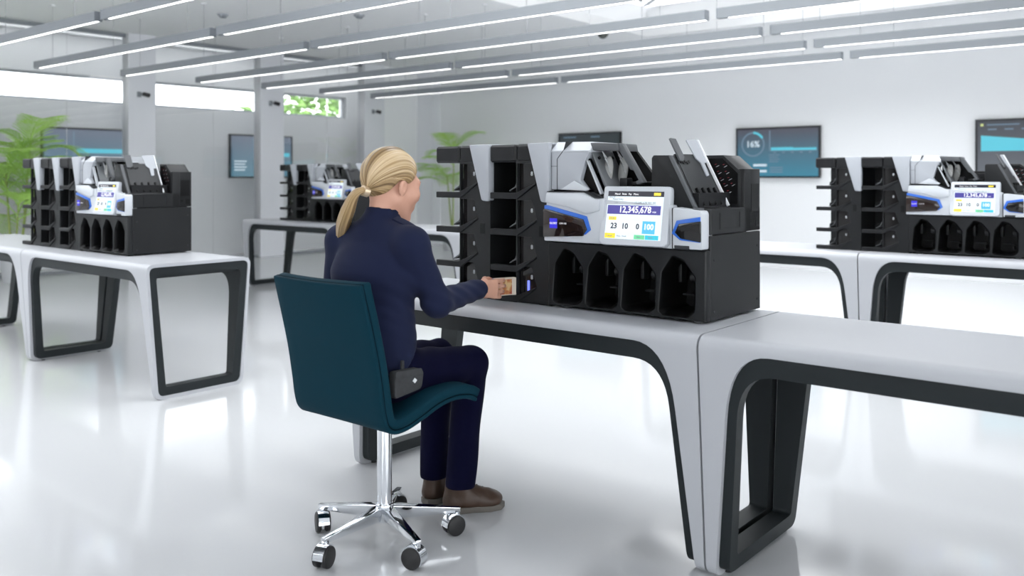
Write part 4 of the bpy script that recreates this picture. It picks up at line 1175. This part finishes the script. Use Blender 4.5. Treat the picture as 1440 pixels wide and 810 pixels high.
# upper chest and standing collar
sh.cone((-2.207, 1.990, 0.960), (-2.206, 1.984, 1.050), 0.070, 0.064, 0.03)
sh.cone((-2.206, 1.978, 1.045), (-2.200, 1.990, 1.110), 0.066, 0.0585, 0.010)
sh.cone((-2.200, 1.990, 1.100), (-2.196, 2.005, 1.18), 0.0535, 0.0535, 0.002, 'sub')
sh.keep(lambda X, Y, Z: np.where(Z > 1.07, (Z-1.116-0.15*(1.95-Y))*0.97, -1))
dW = (np.array(WR)-np.array(ER)); dW /= np.linalg.norm(dW)
def cuffcut(X, Y, Z):
    e = (X-WR[0])*dW[0]+(Y-WR[1])*dW[1]+(Z-WR[2])*dW[2]-0.004
    return np.where((Y > 2.2) & (X > -2.2), e, -1)
sh.keep(cuffcut)
shirt = link('shirt', sh.mesh('shirt', O, 2), M_SHIRT, woman, ang=None)
def on_shoulder(x, dy):
    t = (x+2.21)/0.165
    return (x, 1.968+dy-0.003*t, 1.030+(1.000-1.030)*t+0.055+0.004)
b = NB()
n = 8; rows = []
for i in range(n+1):
    x = -2.130+0.110*i/n
    hw = 0.024-0.004*i/n
    z = 1.0865-0.030*(i/n)-0.018*(i/n)**2.5
    rows.append([b.verts.new((x-O[0], 1.985-hw-O[1], z-0.006)), b.verts.new((x-O[0], 1.985-O[1], z+0.001)), b.verts.new((x-O[0], 1.985+hw-O[1], z-0.007)),
                 b.verts.new((x-O[0], 1.985+hw-O[1], z-0.014)), b.verts.new((x-O[0], 1.985-hw-O[1], z-0.014))])
for i in range(n):
    for j in range(5): b.faces.new((rows[i][j], rows[i][(j+1) % 5], rows[i+1][(j+1) % 5], rows[i+1][j]))
b.faces.new(rows[0]); b.faces.new(rows[-1][::-1])
fin(b, 'epaulette', M_SHIRT, shirt)
# trousers
tr = Vol((-2.44, 1.82, 0.06), (-1.98, 2.46, 0.74), 0.0048)
tr.econe((-2.21, 1.965, 0.575), (-2.21, 1.960, 0.66), (0.168, 0.112), (0.148, 0.100), k=0.04)
for H_, K_, A_, cf in ((HIR, KR, AR, 0.054), (HIL, KL, AL, 0.050)):
    tr.cone(H_, K_, 0.079, 0.061, 0.03); tr.cone(K_, A_, 0.059, cf, 0.02)
tr.warp(lambda X, Y, Z: sines(X, Y, Z, 0.0020, 60, 9))
tr.keep(lambda X, Y, Z: 0.098-Z+0*X+0*Y)
tro = link('trousers', tr.mesh('trousers', O, 2), M_TROUSER, woman, ang=None)
# shoes
def shoe(h, t_, label=None):
    h, t_ = np.array(h), np.array(t_)
    d = t_-h; L_ = np.linalg.norm(d); d = d/L_; sd = np.array((d[1], -d[0]))
    P = lambda a, s, z: (h[0]+d[0]*a+sd[0]*s, h[1]+d[1]*a+sd[1]*s, z)
    lo = np.minimum(h, t_)-0.09; hi = np.maximum(h, t_)+0.09
    v = Vol((lo[0], lo[1], 0.005), (hi[0], hi[1], 0.16), 0.003)
    v.cone(P(0, 0, 0.047), P(0.01, 0, 0.12), 0.034, 0.037, 0.01)
    v.cone(P(0, 0, 0.040), P(L_*0.6, 0.004, 0.036), 0.034, 0.038, 0.02)
    v.ell(P(L_*0.85, 0.002, 0.034), (0.044, 0.050, 0.032), 0.02)
    v.cone(P(0.02, 0, 0.085), P(L_*0.75, 0, 0.045), 0.032, 0.026, 0.02)
    v.warp(lambda X, Y, Z: sines(X, Y, Z, 0.0012, 130, 3))
    v.keep(lambda X, Y, Z: 0.020-Z+0*X+0*Y)
    o = link('shoe', v.mesh('shoe', O, 1), M_LEATHER, woman, ang=None)
    b = NB()
    prof = [P(-0.040, 0, 0), P(-0.032, 0.026, 0), P(0, 0.036, 0), P(L_*0.4, 0.036, 0), P(L_*0.8, 0.046, 0), P(L_*0.95+0.02, 0.036, 0), P(L_+0.034, 0.004, 0), P(L_*0.95+0.018, -0.034, 0), P(L_*0.8, -0.042, 0), P(L_*0.4, -0.034, 0), P(0, -0.036, 0), P(-0.032, -0.026, 0)]
    prism(b, [(p[0]-O[0], p[1]-O[1]) for p in prof], 0.0, 0.022, 'z', 0.004)
    fin(b, 'sole', M_SOLE, o)
    b = NB()
    for q in range(4):
        a = 0.060+0.022*q; z = 0.098-0.010*q
        tube(b, [np.array(P(a, -0.020, z-0.012))-O, np.array(P(a+0.006, 0, z+0.002))-O, np.array(P(a, 0.020, z-0.012))-O], 0.0028, 6)
    fin(b, 'lace', M_RUBBER, o)
shoe((-2.212, 2.335), (-2.122, 2.468)); shoe((-2.338, 2.352), (-2.300, 2.510))
# belt and pouch
b = NB()
prism(b, rpoly([(1.86, 0.532), (1.975, 0.545), (1.985, 0.60), (1.962, 0.612), (1.86, 0.616)], [0.01, 0.02, 0.018, 0.02, 0.01], 4), -2.036, -2.006, 'x', 0.005, M=Matrix.Translation(Vector(-O)))
po = fin(b, 'belt_pouch', M_POUCH, woman)
b = NB(); prism(b, rpoly([(1.86, 0.594), (1.978, 0.592), (1.97, 0.612), (1.86, 0.617)], 0.006, 3), -2.006, -2.003, 'x', 0.001, M=Matrix.Translation(Vector(-O))); fin(b, 'flap', M_POUCH, po)
b = NB(); prism(b, [(1.932, 0.577), (1.941, 0.585), (1.950, 0.577), (1.941, 0.569)], -2.006, -2.003, 'x', M=Matrix.Translation(Vector(-O))); fin(b, 'stud', M_MARK, po, 'silver diamond shaped stud')
b = NB(); box(b, -2.04, -2.03, 1.91, 1.922, 0.605, 0.64, 0.002, 1, M=Matrix.Translation(Vector(-O))); fin(b, 'belt_loop', M_POUCH, woman)
# face details
def hp(p): return Vector(TH.w(p)-O)
HMm = Matrix(HM.tolist()).to_4x4()
for s in (-1, 1):
    b = NB(); ball(b, hp((0.030*s, 0.0765, 0.002)), 0.0115, 14, 10); e = fin(b, 'eye', mat('eye_white', (0.8, 0.78, 0.75), 0.2), woman)
    b = NB(); ball(b, hp((0.030*s, 0.0842, -0.0015)), (0.0055, 0.0042, 0.0055), 10, 8); fin(b, 'iris', mat('iris_blue_grey', (0.06, 0.10, 0.14), 0.2), e)
    b = NB(); ball(b, (0, 0, 0), 0.0131, 18, 14)
    bmesh.ops.delete(b, geom=[v for v in b.verts if v.co.z < 0.0012-0.10*max(0, v.co.x*s)], context='VERTS')
    bmesh.ops.transform(b, matrix=Matrix.Translation(hp((0.030*s, 0.0765, 0.002))) @ HMm @ Matrix.Rotation(R(-4), 4, 'X'), verts=b.verts)
    fin(b, 'upper_eyelid', M_SKIN, woman)
    b = NB(); ball(b, (0, 0, 0), 0.0126, 18, 14)
    bmesh.ops.delete(b, geom=[v for v in b.verts if v.co.z > -0.0050], context='VERTS')
    bmesh.ops.transform(b, matrix=Matrix.Translation(hp((0.030*s, 0.0765, 0.002))) @ HMm, verts=b.verts)
    fin(b, 'lower_eyelid', M_SKIN, woman)
    b = NB(); tube(b, [hp((0.014*s, 0.0965, 0.024)), hp((0.030*s, 0.0925, 0.029)), hp((0.048*s, 0.079, 0.025))], [(0.003, 0.002), (0.0035, 0.002), (0.0015, 0.001)], 6); fin(b, 'eyebrow', mat('eyebrow_brown', (0.16, 0.09, 0.045), 0.7), woman)
b = NB()
tube(b, [hp((-0.024, 0.087, -0.061)), hp((0, 0.0985, -0.057)), hp((0.024, 0.087, -0.061))], [(0.001, 0.001), (0.004, 0.003), (0.001, 0.001)], 8)
tube(b, [hp((-0.023, 0.087, -0.0635)), hp((0, 0.0975, -0.067)), hp((0.023, 0.087, -0.0635))], [(0.001, 0.001), (0.0045, 0.003), (0.001, 0.001)], 8)
fin(b, 'lips', mat('lip_pink', (0.48, 0.17, 0.15), 0.4), woman)
# hair: strands drawn back from the hairline to the band, laid over the skull
m = mat('blonde_hair', (0.5, 0.35, 0.16), 0.36, spec=0.45)
nt = m.node_tree; at = nt.nodes.new('ShaderNodeAttribute'); at.attribute_name = 'strand'
rp = nt.nodes.new('ShaderNodeValToRGB'); e_ = rp.color_ramp.elements
e_[0].position = 0.0; e_[0].color = (0.085, 0.046, 0.019, 1); e_[1].position = 1.0; e_[1].color = (0.62, 0.47, 0.29, 1)
ne = e_.new(0.35); ne.color = (0.25, 0.16, 0.073, 1); ne = e_.new(0.65); ne.color = (0.40, 0.275, 0.135, 1)
nt.links.new(at.outputs['Fac'], rp.inputs[0]); nt.links.new(rp.outputs[0], nt.nodes['Principled BSDF'].inputs['Base Color'])
M_HAIR = m
rs = np.random.RandomState(11)
def noise1(n, scales):
    o = np.zeros(n)
    for sc, am in scales:
        k = max(4, int(n/sc)); v = rs.uniform(-1, 1, k+1); v[-1] = v[0]
        x = np.linspace(0, k, n, endpoint=False); i = x.astype(int); f = x-i; f = f*f*(3-2*f)
        o += am*(v[i]*(1-f)+v[i+1]*f)
    return o
NS, NT = 620, 46
er = np.array((0.080, 0.1015, 0.0970)); ec = np.array((0, -0.016, 0.029))
tie = np.array((0.0, -0.099, -0.040))
hl = [(0, 0.086, 0.074), (0.034, 0.080, 0.070), (0.058, 0.060, 0.048), (0.070, 0.036, 0.022), (0.076, 0.018, 0.008), (0.081, 0.000, 0.012), (0.084, -0.020, 0.012), (0.080, -0.036, -0.008), (0.062, -0.056, -0.044), (0.032, -0.074, -0.064), (0, -0.080, -0.070)]
hl = hl+[(-x, y, z) for x, y, z in hl[-2:0:-1]]
hlp = np.array(hl); nh = len(hl)
u_ = np.linspace(0, nh, NS, endpoint=False); i_ = u_.astype(int); f_ = (u_-i_)[:, None]
p0, p1, p2, p3 = (hlp[(i_+q) % nh] for q in (-1, 0, 1, 2))
H = 0.5*((2*p1)+(p2-p0)*f_+(2*p0-5*p1+4*p2-p3)*f_**2+(3*p1-p0-3*p2+p3)*f_**3)
st_g = noise1(NS, ((3, 0.5), (7, 0.5), (22, 0.35))); st_c = noise1(NS, ((2.2, 0.55), (5, 0.55), (15, 0.45)))
T_ = np.linspace(0, 1, NT)
def unit(v): return v/np.linalg.norm(v, axis=-1, keepdims=True)
hu = unit((H-ec)/er); tu = unit((tie-ec)/er)
V = np.zeros((NS, NT, 3)); C = np.zeros((NS, NT))
wz = np.clip((hu[:, 2]+0.55)/1.15, 0, 1)[:, None]
cc = (hu+tu)*0.5+np.array((0, -0.05, 1.0))*(0.15+1.15*wz)+np.array((1.0, 0, 0))*hu[:, :1]*0.55*(1-0.3*wz)
for j, t in enumerate(T_):
    tt = 0.985*t
    dv = unit((1-tt)**2*hu+2*tt*(1-tt)*cc+tt*tt*tu)
    rad = 1+0.030*st_g[:, None]*min(1, t*6+0.15)*(1-0.3*t)
    base_r = np.where(t < 0.06, 0.955+0.045*(t/0.06), 1.0)
    lift = 1.0+0.02*math.sin(PI*t)
    V[:, j] = ec+er*dv*rad*base_r*lift
    C[:, j] = 0.50+0.42*st_c+0.10*st_g-0.10*(1-min(1, t*8))-0.75*np.exp(-((t-0.30)/0.15)**2)*np.clip((hu[:, 2]-0.35)*3, 0, 1)*(0.5-st_c)
W_ = (V.reshape(-1, 3)@HM.T)+np.array(HC)-O
def strand_mesh(name, V, C, NS, NT, closed=True):
    me = bpy.data.meshes.new(name)
    F = [(i*NT+j, i*NT+j+1, ((i+1) % NS)*NT+j+1, ((i+1) % NS)*NT+j) for i in range(NS) for j in range(NT-1)]
    me.from_pydata([tuple(v) for v in V], [], F)
    a = me.attributes.new('strand', 'FLOAT', 'POINT'); a.data.foreach_set('value', np.clip(C, 0, 1).astype(np.float32).ravel())
    return me
hair = link('hair', strand_mesh('hair', W_, C, NS, NT), M_HAIR, woman, ang=None)
tw = TH.w(tie)
back = TH.w((0, -1, 0))-np.array(HC)
# band and ponytail
path = [tw-back*0.008-O, tw+back*0.012-O, tw+back*0.026+np.array((-0.012, 0.0, -0.008))-O]
b = NB(); tube(b, [path[0], path[1]], [0.0185, 0.0175], 24); fin(b, 'hair_band', M_GOLD, woman)
pp = [tw+back*0.000, tw+back*0.018+np.array((-0.003, 0, -0.002)), tw+back*0.030+np.array((-0.022, 0.002, -0.022)), tw+np.array((-0.060, -0.022, -0.062)), tw+np.array((-0.105, -0.002, -0.105)), tw+np.array((-0.150, 0.030, -0.150)), tw+np.array((-0.182, 0.052, -0.205)), tw+np.array((-0.195, 0.062, -0.245))]
pr = [0.013, 0.015, 0.022, 0.031, 0.032, 0.029, 0.020, 0.006]
P3 = []
for i in range(len(pp)-1):
    a0, a1, a2, a3 = pp[max(i-1, 0)], pp[i], pp[i+1], pp[min(i+2, len(pp)-1)]
    for k in range(6):
        t = k/6
        P3.append((0.5*((2*a1)+(a2-a0)*t+(2*a0-5*a1+4*a2-a3)*t*t+(3*a1-a0-3*a2+a3)*t**3), pr[i]+(pr[i+1]-pr[i])*t))
P3.append((pp[-1], pr[-1]))
NS2, NT2 = 160, len(P3)
g2 = noise1(NS2, ((4, 0.6), (10, 0.7))); c2 = noise1(NS2, ((3, 0.5), (8, 0.6), (20, 0.3)))
V2 = np.zeros((NS2, NT2, 3)); C2 = np.zeros((NS2, NT2)); pv = np.array((1.0, 0, 0))
for j, (c, r) in enumerate(P3):
    t = P3[min(j+1, NT2-1)][0]-P3[max(j-1, 0)][0]; t = t/np.linalg.norm(t)
    pv = pv-t*(pv@t); pv /= np.linalg.norm(pv); q = np.cross(t, pv)
    an = np.linspace(0, 2*PI, NS2, endpoint=False)
    rr = r*(1+0.10*g2)
    V2[:, j] = c+(np.cos(an)*rr)[:, None]*pv+(np.sin(an)*rr*0.72)[:, None]*q-O
    C2[:, j] = 0.58+0.36*c2+0.1*g2
link('ponytail', strand_mesh('ponytail', V2.reshape(-1, 3), C2, NS2, NT2), M_HAIR, woman, ang=None)

# ------------------------------------------------------------------ the bundle of banknotes in her hand
def cuboid(b, x0, x1, y0, y1, z0, z1): box(b, x0, x1, y0, y1, z0, z1)
bn = thing('banknote_bundle', 'bundle of red and brown banknotes held in the woman\'s hand', 'banknotes', (-2.150, 2.520, 0.803), R(70))
b = NB()
for k in range(7): box(b, -0.067+0.0006*(k % 3), 0.067+0.0006*(k % 2), -0.011+0.00315*k, -0.0082+0.00315*k, -0.032+0.0005*(k % 2), 0.032+0.0006*(k % 3))
fin(b, 'note_stack', mat('note_paper', (0.62, 0.55, 0.46), 0.7, var=(60, 0.1)), bn)
m = mat('note_print', (0.5, 0.3, 0.15), 0.6)
nt = m.node_tree; tc = nt.nodes.new('ShaderNodeTexCoord'); nz = nt.nodes.new('ShaderNodeTexNoise'); nz.inputs['Scale'].default_value = 38; nz.inputs['Detail'].default_value = 3
rp = nt.nodes.new('ShaderNodeValToRGB'); e_ = rp.color_ramp.elements
e_[0].position = 0.38; e_[0].color = (0.30, 0.045, 0.02, 1); e_[1].position = 0.62; e_[1].color = (0.62, 0.42, 0.20, 1); ne = e_.new(0.5); ne.color = (0.45, 0.17, 0.05, 1)
nt.links.new(tc.outputs['Object'], nz.inputs['Vector']); nt.links.new(nz.outputs['Fac'], rp.inputs[0]); nt.links.new(rp.outputs[0], nt.nodes['Principled BSDF'].inputs['Base Color'])
b = NB(); box(b, -0.060, 0.048, -0.0118, -0.0109, -0.028, 0.028); fin(b, 'printed_face', m, bn)
b = NB(); box(b, -0.045, -0.030, -0.0122, 0.0122, -0.0325, 0.0335); fin(b, 'paper_band', mat('paper_band_violet', (0.10, 0.10, 0.42), 0.6), bn)
